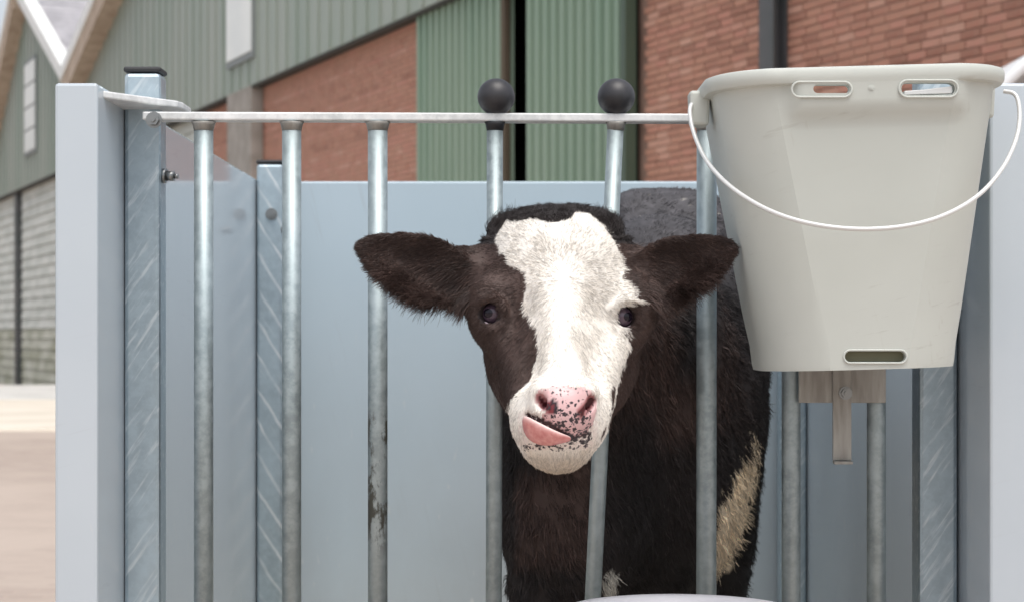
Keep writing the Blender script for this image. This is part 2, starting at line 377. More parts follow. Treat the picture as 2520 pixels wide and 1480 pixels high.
# green cladding with gables (traced on the facade, in metres)
CO = .20
apex1 = (tof(66, CO), zof(66, -12, CO)); valley = (tof(192, CO), zof(192, 212, CO))
left1 = (tof(-40, CO), max(ZG + .2, zof(-40, 500, CO))); 
g2 = (tof(285, CO), zof(285, 0, CO)); sl = (g2[1] - valley[1]) / (valley[0] - g2[0])
t_ap2 = valley[0] - 13.0; apex2 = (t_ap2, valley[1] + sl * 13.0)
t_end2 = T_R
poly = [(t_end2, ZG), (t_end2, max(ZG + 2.5, apex2[1] - sl * abs(t_ap2 - t_end2))), apex2, valley, apex1, left1, (left1[0], ZG)]
clad = MB().prism([Fp(t, z, CO) for t, z in poly], -NF * .30).build('gable_cladding', M['clad_green'], barn)
def top_z(t):
    P = sorted(poly[1:6]); 
    for (a, b) in zip(P, P[1:]):
        if a[0] <= t <= b[0]: return a[1] + (b[1] - a[1]) * (t - a[0]) / (b[0] - a[0])
    return ZG
t = tof(1400)
while t < left1[0] - .1:
    slab(MB(), t, t + .06, ZG + .02, max(ZG + .1, top_z(t + .03) - .06), CO + .001, CO + .026).build('rib', M['clad_green'], clad); t += .50
mb = MB(); slab(mb, tof(1400), left1[0], ZG - .04, ZG - .002, .025, CO - .01); mb.build('soffit_shade_strip', M['shade_and_wall_dark'], barn)  # near-black strip added to paint the shade under the cladding edge
# bargeboards and verge trims, extruded outwards from the gable edges
def barge(a, b, h, o0, o1, mm, name, shift=0.0):
    P = [(a[0], a[1] + shift), (b[0], b[1] + shift), (b[0], b[1] + shift - h), (a[0], a[1] + shift - h)]
    return MB().prism([Fp(t, z, o1) for t, z in P], -NF * (o1 - o0)).build(name, mm, barn)
barge(valley, apex2, .38, CO + .002, CO + .35, M['wood'], 'bargeboard', .05)
barge(valley, apex2, .26, CO - .3, CO + .40, M['white_trim'], 'verge_trim', .315)
barge(left1, apex1, .40, CO + .002, CO + .35, M['wood'], 'bargeboard', .05)
barge(left1, apex1, .22, CO - .3, CO + .40, M['white_trim'], 'verge_trim', .275)
barge(apex1, valley, .34, CO + .002, CO + .30, M['white_trim'], 'verge_trim', .30)
# roof slopes running back from the facade
def roof(a, b, name, lift=.06):
    th = .12; A, B = np.array(a), np.array(b)
    r = MB().prism([Fp(A[0], A[1] + lift, CO + .28), Fp(B[0], B[1] + lift, CO + .28), Fp(B[0], B[1] + lift, -14), Fp(A[0], A[1] + lift, -14)], (0, 0, th)).build(name, M['roof_tile'], barn)
    L = math.dist(a, b); n = max(2, int(L / .35)); mb = MB()
    for i in range(1, n):
        q0 = A + (B - A) * i / n; q1 = A + (B - A) * (i + .22) / n
        mb.prism([Fp(q0[0], q0[1] + lift + th, CO + .26), Fp(q1[0], q1[1] + lift + th, CO + .26), Fp(q1[0], q1[1] + lift + th, -14), Fp(q0[0], q0[1] + lift + th, -14)], (0, 0, .05))
    mb.build('roof_ribs', M['roof_tile'], r, fix=False)['kind'] = 'stuff'; return r
roof(apex1, valley, 'roof'); roof(left1, apex1, 'roof'); roof(valley, apex2, 'roof')
# tall white windows
def window(px0, px1, z0, z1, npan):
    t0, t1 = tof(px1, CO), tof(px0, CO); f = slab(MB(), t0 - .07, t1 + .07, z0 - .07, z1 + .07, CO + .002, CO + .05).build('window', M['frame_grey'], barn)
    h = (z1 - z0) / npan
    for k in range(npan):
        mb = MB(); slab(mb, t0, t1, z0 + k * h + .03, z0 + (k + 1) * h - .03, CO + .03, CO + .065); mb.build('pane', M['white_window'], f)
window(567, 627, zof(567, 160, CO), zof(567, 160, CO) + 2.6, 1)
window(66, 91, zof(78, 374, CO), zof(78, 152, CO), 4)
# boarded side of the barn at the far left
M['board'] = noisy('pale_weathered_board', (.50, .53, .49), (.64, .66, .62), 1.2, .75, stretch=(1, 1, 3))
M['board_low'] = noisy('mossy_weathered_board', (.32, .33, .25), (.52, .53, .46), .9, .8, stretch=(1, 1, 3))
slab(MB(), T_B, T_END, -.7, ZG, -.30, -.06).build('back_wall', M['shade_and_wall_dark'], barn)
tp = [T_B, tof(400), tof(215), tof(51), T_END]
for t_ in tp[1:-1]:
    slab(MB(), t_ - .17, t_ + .17, -.65, ZG, -.02, .14).build('post', M['column'], barn)
bays = list(zip(tp, tp[1:]))
for (a, b) in bays:
    nb = 20; h = (ZG + .62) / nb
    for k in range(nb):
        lo, hi = -.62 + k * h, -.62 + k * h + h - .012
        a2, b2 = a + (.175 if a != T_B else 0), b - .175
        P = [Fp(a2, lo, -.055), Fp(a2, lo, .015), Fp(a2, hi, -.015), Fp(a2, hi, -.055)]
        MB().prism(P, U * (b2 - a2)).build('board', M['board_low'] if k < 6 else M['board'], barn)

# ------------------------------------------------------------------ white hutch at the right and tree beyond the barn
M['fibreglass'] = noisy('white_fibreglass', (.74, .75, .76), (.82, .83, .84), 2, .35)
hx = 1.67; hut = empty('calf_hutch', (hx + .75, 5.2, 0), 'white rounded plastic calf hutch partly hidden behind the beige bucket', 'hutch')
prof = [(-.75, 0), (-.74, 1.2), (-.70, 1.62), (-.55, 1.755), (-.28, 1.91), (0, 1.97), (.28, 1.91), (.55, 1.755), (.70, 1.62), (.74, 1.2), (.75, 0)]
zt = lambda z: z
mb = MB(); n = len(prof); vs = []
for y in (4.5, 4.56, 6.0):
    k = .985 if y == 4.5 else 1.0
    vs += [(hx + .75 + x * k, y, zt(z) * k) for x, z in prof]
fs = [(j*n+i, j*n+i+1, (j+1)*n+i+1, (j+1)*n+i) for j in range(2) for i in range(n - 1)] + [tuple(range(2*n, 3*n))]
mb.add(vs, fs, True); hs_ = mb.build('shell', M['fibreglass'], hut)
sm = hs_.modifiers.new('solid', 'SOLIDIFY'); sm.thickness = .02
mb = MB(); mb.tube([(hx + .75 + x * .99, 4.49, zt(z) * .99) for x, z in prof], .025, 8); mb.build('front_rim', M['fibreglass'], hut)

M['leaf'] = noisy('leaf', (.07, .10, .025), (.13, .15, .045), 3, .6)
M['bark'] = noisy('bark', (.10, .08, .06), (.16, .13, .10), 6, .9, bumps=.3)
tb_ = W(-60, 820, 70); tx, ty = tb_[0] - 1.5, tb_[1]
tree = empty('tree', (tx, ty, 0), 'leafy olive green tree showing beyond the far gable of the barn', 'tree')
mb = MB(); mb.tube([(tx, ty, 0), (tx + .1, ty, 3), (tx - .1, ty, 6), (tx + .1, ty, 9)], [.28, .22, .16, .06], 10)
for k in range(7):
    a = k * 2.4; z = 3.5 + k * .7; mb.tube([(tx, ty, z), (tx + 1.2*math.cos(a), ty + 1.2*math.sin(a), z + 1.0), (tx + 2.2*math.cos(a), ty + 2.2*math.sin(a), z + 1.6)], [.09, .06, .02], 7)
mb.build('trunk', M['bark'], tree)
nl = 9000; cl = rng.normal(size=(40, 3)); cl /= np.linalg.norm(cl, axis=1)[:, None]; cl *= (rng.random(40) ** .4)[:, None] * np.array([2.6, 2.6, 3.2])
c0 = cl[rng.integers(0, 40, nl)] + rng.normal(size=(nl, 3)) * .45 + np.array([tx, ty, 7.2])
a1 = rng.normal(size=(nl, 3)); a1 /= np.linalg.norm(a1, axis=1)[:, None]; a2 = np.cross(a1, rng.normal(size=(nl, 3))); a2 /= np.linalg.norm(a2, axis=1)[:, None]
V4 = np.stack([c0 - a1 * .13, c0 + a2 * .07, c0 + a1 * .13, c0 - a2 * .07], 1).reshape(-1, 3)
MB().add(V4, [(4*i, 4*i+1, 4*i+2, 4*i+3) for i in range(nl)]).build('crown', M['leaf'], tree, fix=False)

# ------------------------------------------------------------------ calf pen
XL, XR = -.530, .611           # inner faces of the side panels
DF, DR = 2.50, 4.12            # front edge and rear panel distance
ZP = ZC + .320; ZFL = .15      # panel top, pen floor
pen = empty('calf_pen', (0.04, DF - GD, 0), 'grey blue panelled calf pen with galvanised corner posts and closed rear wall', 'calf pen')
yf, yr = DF - GD, DR - GD
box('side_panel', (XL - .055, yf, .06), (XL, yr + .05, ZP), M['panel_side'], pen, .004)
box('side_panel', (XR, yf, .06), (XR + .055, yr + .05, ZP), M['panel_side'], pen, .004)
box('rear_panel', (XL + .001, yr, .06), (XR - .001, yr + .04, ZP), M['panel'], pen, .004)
box('floor', (XL + .002, yf + .16, ZFL - .09), (XR - .002, yr - .002, ZFL - .04), M['floor_mat'], pen)
gx, gy = np.meshgrid(np.linspace(XL + .004, XR - .004, 40), np.linspace(yf + .165, yr - .004, 56), indexing='ij')
gz = ZFL - .02 + .016 * rng.random(gx.shape)
sv = np.stack([gx, gy, gz], 2).reshape(-1, 3)
st = MB().add(sv, [(i*56+j, (i+1)*56+j, (i+1)*56+j+1, i*56+j+1) for i in range(39) for j in range(55)])
for k in range(2500):
    x, y = random.uniform(XL + .06, XR - .06), random.uniform(yf + .22, yr - .06); q = random.uniform(0, 6.28); l = random.uniform(.03, .06)
    st.add([(x, y, ZFL), (x + .003, y, ZFL + .002), (x + l * math.cos(q), y + l * math.sin(q), ZFL + random.uniform(0, .02))], [(0, 1, 2)])
so = st.build('straw_bounce_bed', M['straw'], pen, fix=False); so['kind'] = 'stuff'  # unseen straw layer, added pale to bounce light onto the panels
def post(x0, x1, y0, y1, top, mm, bolts=()):
    p = MB().box((x0, y0, .0), (x1, y1, top)).build('post', mm, pen, .006)
    c = box('cap', (x0 - .001, y0 - .001, top + .0005), (x1 + .001, y1 + .001, top + .008), M['black_cap'], p, .003)
    return p
def bolt(c, ax, r, ln, parent, name='bolt'):
    c = np.array(c, float); ax = np.array(ax, float); ax /= np.linalg.norm(ax); mb = MB()
    mb.tube([c, c + ax * ln * .25], r * 1.35, 16); mb.tube([c + ax * ln * .25, c + ax * ln * .75], r, 6); mb.tube([c + ax * ln * .75, c + ax * ln], r * .45, 10)
    return mb.build(name, M['bolt'], parent)
yp = 2.665 - GD
pl = post(XL + .0008, XL + .050, yp, yp + .052, ZC + .3555, M['post'])
pr = post(XR - .056, XR - .003, yp, yp + .052, ZC + .3555, M['post'])
prl = post(XL + .002, XL + .056, 4.04 - GD, 4.094 - GD, ZC + .35, M['post_mirrored'])
prr = post(XR - .056, XR - .002, 4.04 - GD, 4.094 - GD, ZC + .35, M['post'])
bolt((XL + .050, yp + .02, ZC + (HOR - 432) / 1795), (1, -.1, -.05), .0075, .022, pl)
bolt((XL + .050, yp + .02, ZC - .45), (1, 0, 0), .0075, .022, pl)
bolt(W(668, 527, 4.038), (0, -1, 0), .009, .012, prl)
bolt((XL + .056, 4.05 - GD, ZC + (HOR - 566) / 1190), (1, -.3, 0), .008, .016, prl)
# welded lug plates carrying the gate
zl = ZC + (HOR - 259) / 1810
P = [(XL - .02, yf + .035), (XL + .0, yf + .035), (XL + .078, yp - .02), (XL + .082, yp + .0), (XL + .082, yp + .065), (XL - .02, yp + .065)]
MB().prism([(x, y, zl - .005) for x, y in P], (0, 0, .0095)).build('lug_plate', M['zinc_light'], pen, .002)
P = [(2 * .0405 - x + .0, y) for x, y in P]
MB().prism([(x, y, zl - .005) for x, y in P], (0, 0, .0095)).build('lug_plate', M['zinc_light'], pen, .002)

# ------------------------------------------------------------------ gate
gate = empty('barred_gate', (0.04, 0, ZFL), 'galvanised barred feeding gate with two black ball knobs across the pen front', 'gate')
GZ = ZC + (HOR - 288) / 1850
xr0, xr1 = (352 - 1260) / 1850, (2330 - 1260) / 1850
tl = -.0022
MB().prism([(xr0, -.006, GZ + .0055 + .001), (xr1, -.006, GZ + .0055 - .003), (xr1, -.006, GZ - .0055 - .003), (xr0, -.006, GZ - .0055 + .001)], (0, .03, 0)).build('top_rail', M['zinc_light'], gate, .002)
box('bottom_rail', (xr0, -.012, ZFL + .10), (xr1, .018, ZFL + .13), M['bar'], gate, .002)
bars = [(500, 500), (717, 717), (929, 929), (1218, 1215), (1516, 1459), (1740, 1739), (1948, 1948), (2158, 2158)]
for i, (xt, xb) in enumerate(bars):
    sx = (xb - xt) / 1180.0
    zt_, zb_ = GZ - .006, ZFL + .131
    xT = (xt - 1260) / 1850; xB = xT + sx * (zt_ - zb_)
    r = (.0128, .0128, .0131, .0108, .0108, .0134, .0125, .0125)[i]
    mb = MB(); mb.tube([(xB, .004, zb_), ((xB + xT) / 2, .004, (zb_ + zt_) / 2), (xT, .004, zt_)], r, 28)
    b = mb.build('bar', M['bar_dirty'] if i == 2 else M['bar'], gate)
    mb = MB(); mb.tube([(xT, .004, zt_ - .012), (xT, .004, zt_ - .004), (xT, .004, zt_ - .0005)], [r * 1.02, r * 1.16, r * 1.3], 24); mb.build('weld_collar', M['zinc_bracket'] if i != 3 else M['black_cap'], b)
for px in (1221, 1517):
    x = (px - 1260) / 1850; zc_ = ZC + (HOR - 238) / 1850
    pr_ = [(.0005 + .0245 * math.sin(q), -.0245 * math.cos(q)) for q in np.linspace(0.25, math.pi, 25)]
    mb = MB(); mb.lathe([(.010, -.0245 - .0005)] + pr_, (x, .004, zc_), 40); mb.build('ball_knob', M['rubber'], gate)
bolt(((393 - 1260) / 1830, -.012, ZC + (HOR - 301) / 1840), (0, -1, 0), .008, .014, gate)
# bracket plate between the two right hand bars with its tongue
plt = box('bracket_plate', ((1966 - 1260) / 1862, -.016, ZC + (HOR - 990) / 1862), ((2181 - 1260) / 1862, -.0105, ZC + (HOR - 880) / 1862), M['zinc_bracket'], gate, .0015)
mb = MB(); x0, x1 = (2050 - 1260) / 1866, (2096 - 1260) / 1866
mb.box((x0, -.021, ZC + (HOR - 1132) / 1866), (x1, -.0165, ZC + (HOR - 890) / 1866)); mb.box((x0, -.032, ZC + (HOR - 1140) / 1866), (x1, -.0166, ZC + (HOR - 1132.5) / 1866))
mb.build('bracket_tongue', M['zinc_bracket'], plt, .001)
bolt(((2081 - 1260) / 1866, -.021, ZC + (HOR - 966) / 1866), (0, -1, 0), .0065, .009, plt)
# ring that carries the lower bucket
rc = W(1675, 1500, 2.36); RB = .140
mb = MB(); mb.tube([(rc[0] + (RB - .012) * math.cos(q), rc[1] + (RB - .012) * math.sin(q), rc[2] - .045) for q in np.linspace(0, 2 * math.pi, 49)], .005, 8)
mb.tube([(rc[0] - .06, rc[1] + .12, rc[2] - .045), (rc[0] - .06, .0, rc[2] - .045)], .005, 8); mb.tube([(rc[0] + .06, rc[1] + .12, rc[2] - .045), (rc[0] + .06, .0, rc[2] - .045)], .005, 8)
mb.tube([(rc[0] - .2, -.002, rc[2] - .045), (rc[0] + .25, -.002, rc[2] - .045)], .006, 8)
mb.build('bucket_ring', M['bar'], gate)

# ------------------------------------------------------------------ lower bucket
zr = ZC - (1497 - HOR) * 2.36 / F
lb = empty('feed_bucket', (rc[0], rc[1], zr - .28), 'pale lilac white round feed bucket at the bottom edge below the calf', 'bucket')
mb = MB(); mb.lathe([(.0005, -.272), (.095, -.272), (.103, -.28), (.108, -.275), (RB - .014, -.02), (RB - .014, -.014), (RB, -.014), (RB + .004, -.008), (RB + .004, -.002), (RB - .002, .0), (RB - .016, -.003), (RB - .020, -.015), (.102, -.262), (.0005, -.262)], (rc[0], rc[1], zr), 96)
mb.build('bucket_shell', M['bucket_white'], lb)
mb = MB(); mb.tube([(rc[0] + (RB + .008) * math.cos(q), rc[1] - .03 * math.sin(q) * 0 - (RB + .02) * math.sin(q) * .35, zr - .03 - .13 * math.sin(q)) for q in np.linspace(0, math.pi, 40)], .003, 8)
mb.build('handle', M['wire_white'], lb)

# ------------------------------------------------------------------ hanging bucket
BT = np.array([.409, 2.425 - GD])     # centre of the rim
bk = empty('calf_bucket', (BT[0], BT[1], .70), 'beige tapered plastic bucket with white wire handle hung on the gate', 'bucket')
tilt = math.radians(1.6)
def section(hw, hd, rf, rb, n=12):
    """rounded rectangle, front corners radius rf, back rb; returns list of xy"""
    out = []; ce, se = math.cos(math.radians(CREASE)), math.sin(math.radians(CREASE)); R = rf / ce   # the corner arc stops short: a crease
    for (cx, cy, r, q0, q1) in ((hw - rb, hd - rb, rb, 0, 90), (-hw + rb, hd - rb, rb, 90, 180), (-hw + R, -hd + R * ce, R, 180, 270 - CREASE), (hw - R, -hd + R * ce, R, 270 + CREASE, 360)):
        for k in range(n):
            q = math.radians(q0 + (q1 - q0) * k / (n - 1)); out.append((cx + r * math.cos(q), cy + r * math.sin(q)))
        if q0 == 180:
            x0 = out[-1][0]
            for k in range(1, 30): out.append((x0 - 2 * x0 * k / 30, -hd))
    return out
CREASE = 14.0
ZB0, ZB1 = ZC - .043, ZC + .306
def bp(x, y, z):          # bucket local -> world with its slight tilt
    zz = z - ZC; return (BT[0] + x - .0 - zz * math.sin(tilt) * .0, BT[1] + y, ZC + zz + x * math.tan(tilt))
def sec_at(f, grow=0.0):
    """f: 0 bottom .. 1 top"""
    hw = .118 + (.170 - .118) * f; hd = .100 + (.135 - .100) * f; rf = .092 - .014 * f; cx = .012 * (1 - f) + .004
    s_ = section(hw + grow, hd + grow, rf + grow, .04 + grow)
    return [(x + cx, y) for x, y in s_]
def sstep(a, b, x):
    t = min(1, max(0, (x - a) / (b - a))); return t * t * (3 - 2 * t)
def bulge(xw, z, gr):
    """the carrying band swells out of the front wall until it is flush with the rim"""
    kx = sstep(BXA, BXA + .022, xw) * (1 - sstep(BXB - .022, BXB, xw)); kz = sstep(BZ0 - .008, BZ0 + .012, z)
    return max(gr, gr + (.0108 - gr) * kx * kz)
_d = 2.425 - .133; BXA, BXB, BZ0 = (1925 - 1260) * _d / F, (2400 - 1260) * _d / F, ZC + (HOR - 283) * _d / F
outer = [(0, 0, ZB0), (.03, 0, ZB0 + .008), (.06, .0005, ZB0 + .03)] + [(f, 0, ZB0 + f * (ZB1 - ZB0)) for f in (.2, .35, .5, .6, .68, .74, .78, .81, .835, .86, .885, .91, .935, .955)] + [(.965, 0, ZB1 - .0135), (.97, .0095, ZB1 - .012), (.985, .0115, ZB1 - .008), (1, .0115, ZB1 + .001), (1.0, .0095, ZB1 + .005), (1.0, .005, ZB1 + .0065)]
inner = [(1.0, -.001, ZB1 + .004), (.97, -.004, ZB1 - .006), (.5, -.004, (ZB0 + ZB1) / 2), (.08, -.004, ZB0 + .03)]
rings = outer + inner
vs = []; m_ = len(sec_at(1))
for i, (f, gr, z) in enumerate(rings):
    for (x, y), (xo, yo) in zip(sec_at(f, gr), sec_at(f, 0)):
        if i < len(outer) and gr < .0108 and z < ZB1 and yo < -.10: y -= bulge(BT[0] + x, z, gr) - gr
        vs.append(bp(x, y, z))
fs = [(i*m_+k, i*m_+(k+1) % m_, (i+1)*m_+(k+1) % m_, (i+1)*m_+k) for i in range(len(rings)-1) for k in range(m_)]
fs.append(tuple(range((len(rings)-1)*m_, len(rings)*m_)))
mb = MB(); mb.add(vs, fs, True); shell = mb.build('bucket_shell', M['bucket'], bk)
def front_y(f): return BT[1] - (.100 + (.135 - .100) * f)
# the front band with its slots: rounded frame pieces proud of the wall
def slot_pts(x0, x1, z0, z1, n=8):
    r = (z1 - z0) / 2; zc_ = (z0 + z1) / 2; out = []
    for k in range(n + 1):
        q = math.radians(-90 + 180 * k / n); out.append((x1 - r + r * math.cos(q), zc_ + r * math.sin(q)))
    for k in range(n + 1):
        q = math.radians(90 + 180 * k / n); out.append((x0 + r + r * math.cos(q), zc_ + r * math.sin(q)))
    return out
dfr = front_y(.95) + GD
def fx(px, d=None): return (px - 1260) * (d or dfr) / F
def fz(py, d=None): return ZC + (HOR - py) * (d or dfr) / F
def cutter(x0, x1, z0, z1, y0, y1):
    pts = slot_pts(x0, x1, z0, z1); o = MB().prism([(x, y0, z) for x, z in pts], (0, y1 - y0, 0)).build('cutter', M['bucket']); return o
def boolean(o, cut, op='DIFFERENCE'):
    md = o.modifiers.new('b', 'BOOLEAN'); md.object = cut; md.operation = op; md.solver = 'EXACT'
    dg = bpy.context.evaluated_depsgraph_get(); me = bpy.data.meshes.new_from_object(o.evaluated_get(dg))
    o.modifiers.remove(md); old = o.data; me.name = old.name; o.data = me
    bpy.data.objects.remove(cut)
dz = lambda px: 0
for (px0, px1, py0, py1) in ((1998, 2088, 211, 232), (2214, 2346, 206, 237)):
    for o in (shell,):
        boolean(o, cutter(fx(px0), fx(px1), fz(py1), fz(py0), front_y(1) - .05, front_y(1) + .04))
boolean(shell, cutter(fx(2077, 2.33), fx(2226, 2.33), fz(889, 2.33), fz(863, 2.33), front_y(0) - .05, front_y(0) + .02))
def crease_x(z):
    f = (z - ZB0) / (ZB1 - ZB0); hw = .118 + .052 * f; rf = .092 - .014 * f; R = rf / math.cos(math.radians(CREASE)); cx = .012 * (1 - f) + .004
    return cx - hw + R - R * math.sin(math.radians(CREASE)), cx + hw - R + R * math.sin(math.radians(CREASE))
for e in shell.data.edges:
    ok = True
    for vi in e.vertices:
        c_ = shell.data.vertices[vi].co; xl = c_[0]; z = c_[2] + .70 - xl * math.tan(tilt)
        a_, b_ = crease_x(z); ok &= (min(abs(xl - a_), abs(xl - b_)) < .0018) and (c_[1] < -.08) and z < ZB1 - .03
    if ok: e.use_edge_sharp = True
for o in (shell,):
    for p in o.data.polygons: p.use_smooth = (o is shell)
    md = o.modifiers.new('w', 'EDGE_SPLIT'); md.split_angle = math.radians(38)
    o.data.materials.clear(); o.data.materials.append(M['bucket'])
# raised lips round the slots
def lip(px0, px1, py0, py1, y, r, name, d=None, mm='wire_white'):
    pts = slot_pts(fx(px0, d), fx(px1, d), fz(py1, d), fz(py0, d), 10); pts.append(pts[0])
    mb = MB(); mb.tube([(x, y, z) for x, z in pts], r, 8, False); return mb.build(name, M['bucket'], bk)
yb = front_y(.97) - .0108
lip(1945, 2092, 205, 242, yb, .0014, 'slot_lip'); lip(2208, 2352, 201, 242, yb, .0014, 'slot_lip')
lip(2074, 2229, 860, 892, front_y(.05) - .0005, .0012, 'slot_lip', 2.33)
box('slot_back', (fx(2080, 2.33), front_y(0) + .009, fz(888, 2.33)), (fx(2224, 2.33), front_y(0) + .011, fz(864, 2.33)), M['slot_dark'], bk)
MB().prism([(fx(2222), yb + .004, fz(236)), (fx(2340), yb + .004, fz(232)), (fx(2340), yb + .004, fz(214)), (fx(2275), yb + .004, fz(222)), (fx(2222), yb + .004, fz(226))], (0, .012, 0)).build('hook_tab', M['wire_white'], bk, .001)
bolt((fx(2140), yb + .001, fz(218)), (0, -1, 0), .003, .0015, bk, 'moulded_stud').data.materials[0] = M['bucket']
# ears that take the handle
for sgn, pxc in ((-1, 0), (1, 0)):
    xe = BT[0] + sgn * (.166 + .010)
    ze = ZB1 + sgn * .166 * math.tan(tilt)
    MB().prism([(xe - .014, BT[1] - .015, ze - .002), (xe + .012, BT[1] - .015, ze - .002), (xe + .010, BT[1] - .015, ze - .045), (xe - .012, BT[1] - .015, ze - .045)], (0, .035, 0)).build('handle_lug', M['bucket'], bk, .004)
def hw_(px, py, d): return W(px, py, d)
arc = [hw_(1735, 252, 2.42), hw_(1712, 251, 2.42), hw_(1699, 258, 2.41), hw_(1697, 285, 2.40), hw_(1710, 340, 2.38), hw_(1742, 405, 2.35), hw_(1800, 465, 2.31), hw_(1890, 520, 2.27), hw_(1990, 552, 2.245), hw_(2105, 566, 2.235), hw_(2220, 560, 2.235), hw_(2320, 535, 2.25), hw_(2410, 484, 2.28), hw_(2470, 415, 2.31), hw_(2502, 345, 2.34), hw_(2511, 290, 2.36), hw_(2506, 245, 2.37), hw_(2495, 228, 2.375), hw_(2470, 225, 2.38)]
def smooth_path(p, n=4):
    p = [np.array(q) for q in p]
    for _ in range(n - 1):
        q = [p[0]]
        for a, b in zip(p, p[1:]): q += [.75*a + .25*b, .25*a + .75*b]
        q.append(p[-1]); p = q
    return p
mb = MB(); mb.tube(smooth_path(arc, 4), .0027, 10); mb.build('handle', M['wire_white'], bk)

# ------------------------------------------------------------------ calf: one continuous surface from a blended field
rng = np.random.default_rng(21)
def axis_pts(parts):
    out = []
    for (a, b, h) in parts: out.append(np.arange(a, b - h * .25, h))
    return np.concatenate(out + [[parts[-1][1]]])
GXa = axis_pts([(-.26, -.215, .009), (-.215, .295, .0036), (.295, .52, .010)])
GYa = axis_pts([(-.45, -.09, .0036), (-.09, .05, .006), (.05, 1.25, .011)])
GZa = axis_pts([(.17, .52, .011), (.52, .58, .006), (.58, .925, .0036), (.925, 1.08, .009)])
Fd = np.full((len(GXa), len(GYa), len(GZa)), .3, np.float32)
def sub(c, ext):
    sl = []
    for ax, cc, e in zip((GXa, GYa, GZa), c, ext):
        i0 = max(0, np.searchsorted(ax, cc - e) - 1); i1 = min(len(ax), np.searchsorted(ax, cc + e) + 1); sl.append(slice(i0, i1))
    return tuple(sl)
def grid(sl):
    return np.meshgrid(GXa[sl[0]], GYa[sl[1]], GZa[sl[2]], indexing='ij')
def smin(a, b, k):
    h = np.clip(.5 + .5 * (b - a) / k, 0, 1); return b * (1 - h) + a * h - k * h * (1 - h)
def put(sl, d, k, op='u'):
    if op == 'u': Fd[sl] = smin(Fd[sl], d, k)
    else: Fd[sl] = -smin(-Fd[sl], d, k)
def rotm(rx=0, ry=0, rz=0):
    return np.array((Matrix.Rotation(math.radians(rz), 3, 'Z') @ Matrix.Rotation(math.radians(ry), 3, 'Y') @ Matrix.Rotation(math.radians(rx), 3, 'X')))
def ell(c, r, k=.03, rot=(0, 0, 0), op='u'):
    c = np.array(c, float); r = np.array(r, float); e = max(r) + k + .03; sl = sub(c, (e, e, e)); X, Y, Z = grid(sl)
    R = rotm(*rot).T; X, Y, Z = X - c[0], Y - c[1], Z - c[2]
    x = R[0,0]*X + R[0,1]*Y + R[0,2]*Z; y = R[1,0]*X + R[1,1]*Y + R[1,2]*Z; z = R[2,0]*X + R[2,1]*Y + R[2,2]*Z
    k0 = np.sqrt((x/r[0])**2 + (y/r[1])**2 + (z/r[2])**2); k1 = np.sqrt((x/r[0]**2)**2 + (y/r[1]**2)**2 + (z/r[2]**2)**2) + 1e-9
    put(sl, (k0 * (k0 - 1) / k1).astype(np.float32), k, op)
def cone(a, b, ra, rb, k=.03, op='u', flat=None):
    a, b = np.array(a, float), np.array(b, float); c = (a + b) / 2; e = np.abs(b - a) / 2 + max(ra, rb) * 1.3 + k + .02
    sl = sub(c, e); X, Y, Z = grid(sl); ba = b - a; l2 = ba.dot(ba)
    t = np.clip(((X - a[0]) * ba[0] + (Y - a[1]) * ba[1] + (Z - a[2]) * ba[2]) / l2, 0, 1)
    dx, dy, dz_ = X - a[0] - t * ba[0], Y - a[1] - t * ba[1], Z - a[2] - t * ba[2]
    put(sl, (np.sqrt(dx**2 + dy**2 + dz_**2) - (ra + (rb - ra) * t)).astype(np.float32), k, op)
def ear(c, A, B, along, upv, cup, th, k=.02):
    c = np.array(c); a = np.array(along, float); a /= np.linalg.norm(a); b = np.array(upv, float); b -= a * a.dot(b); b /= np.linalg.norm(b); n = np.cross(a, b)
    if n[1] > 0: n = -n                      # towards the front
    e = A + .05; sl = sub(c, (e, e, e)); X, Y, Z = grid(sl); X, Y, Z = X - c[0], Y - c[1], Z - c[2]
    u = a[0]*X + a[1]*Y + a[2]*Z; v = b[0]*X + b[1]*Y + b[2]*Z; w = n[0]*X + n[1]*Y + n[2]*Z
    uu = np.clip(u / A, -1, 1); v = v + .012 * (.5 - uu); Bq = B * (1 - .28 * uu); q = np.sqrt((u / A) ** 2 + (v / Bq) ** 2)
    sheet = cup * (v / B) ** 2 + cup * .35 * (u / A) ** 2
    d = np.sqrt(np.maximum((q - 1) * min(A, B), 0) ** 2 + np.maximum(np.abs(w - sheet) - th, 0) ** 2) + np.minimum(np.maximum((q - 1) * min(A, B), np.abs(w - sheet) - th), 0) - .002
    put(sl, d.astype(np.float32), k)
# trunk and limbs
ell(W(1640, 700, 3.55), (.142, .17, .170), .05)
ell(W(1560, 590, 3.50), (.07, .12, .08), .06); ell(W(1725, 600, 3.50), (.07, .12, .08), .06)
ell(W(1625, 800, 3.28), (.165, .26, .185), .06)
ell(W(1640, 1000, 3.22), (.160, .30, .235), .06)
ell(W(1600, 1250, 3.02), (.135, .18, .15), .06)
ell(W(1555, 840, 2.98), (.135, .17, .15), .06)
ell(W(1500, 1060, 2.93), (.150, .15, .20), .06)
ell(W(1425, 1190, 2.84), (.108, .13, .19), .05)
cone(W(1385, 720, 2.50), W(1365, 790, 2.62), .068, .066, .04)
cone(W(1380, 850, 2.50), W(1365, 880, 2.62), .055, .064, .04)
cone(W(1365, 800, 2.62), W(1560, 860, 2.95), .066, .13, .05)
cone(W(1365, 900, 2.62), W(1460, 1080, 2.90), .062, .13, .05)
def leg(pts, k=.03):
    for (a, ra), (b, rb) in zip(pts, pts[1:]): cone(a, b, ra, rb, k)
def at(px, d, z): return np.array([(px - 1260) * d / F, d - GD, z])
zf = ZFL
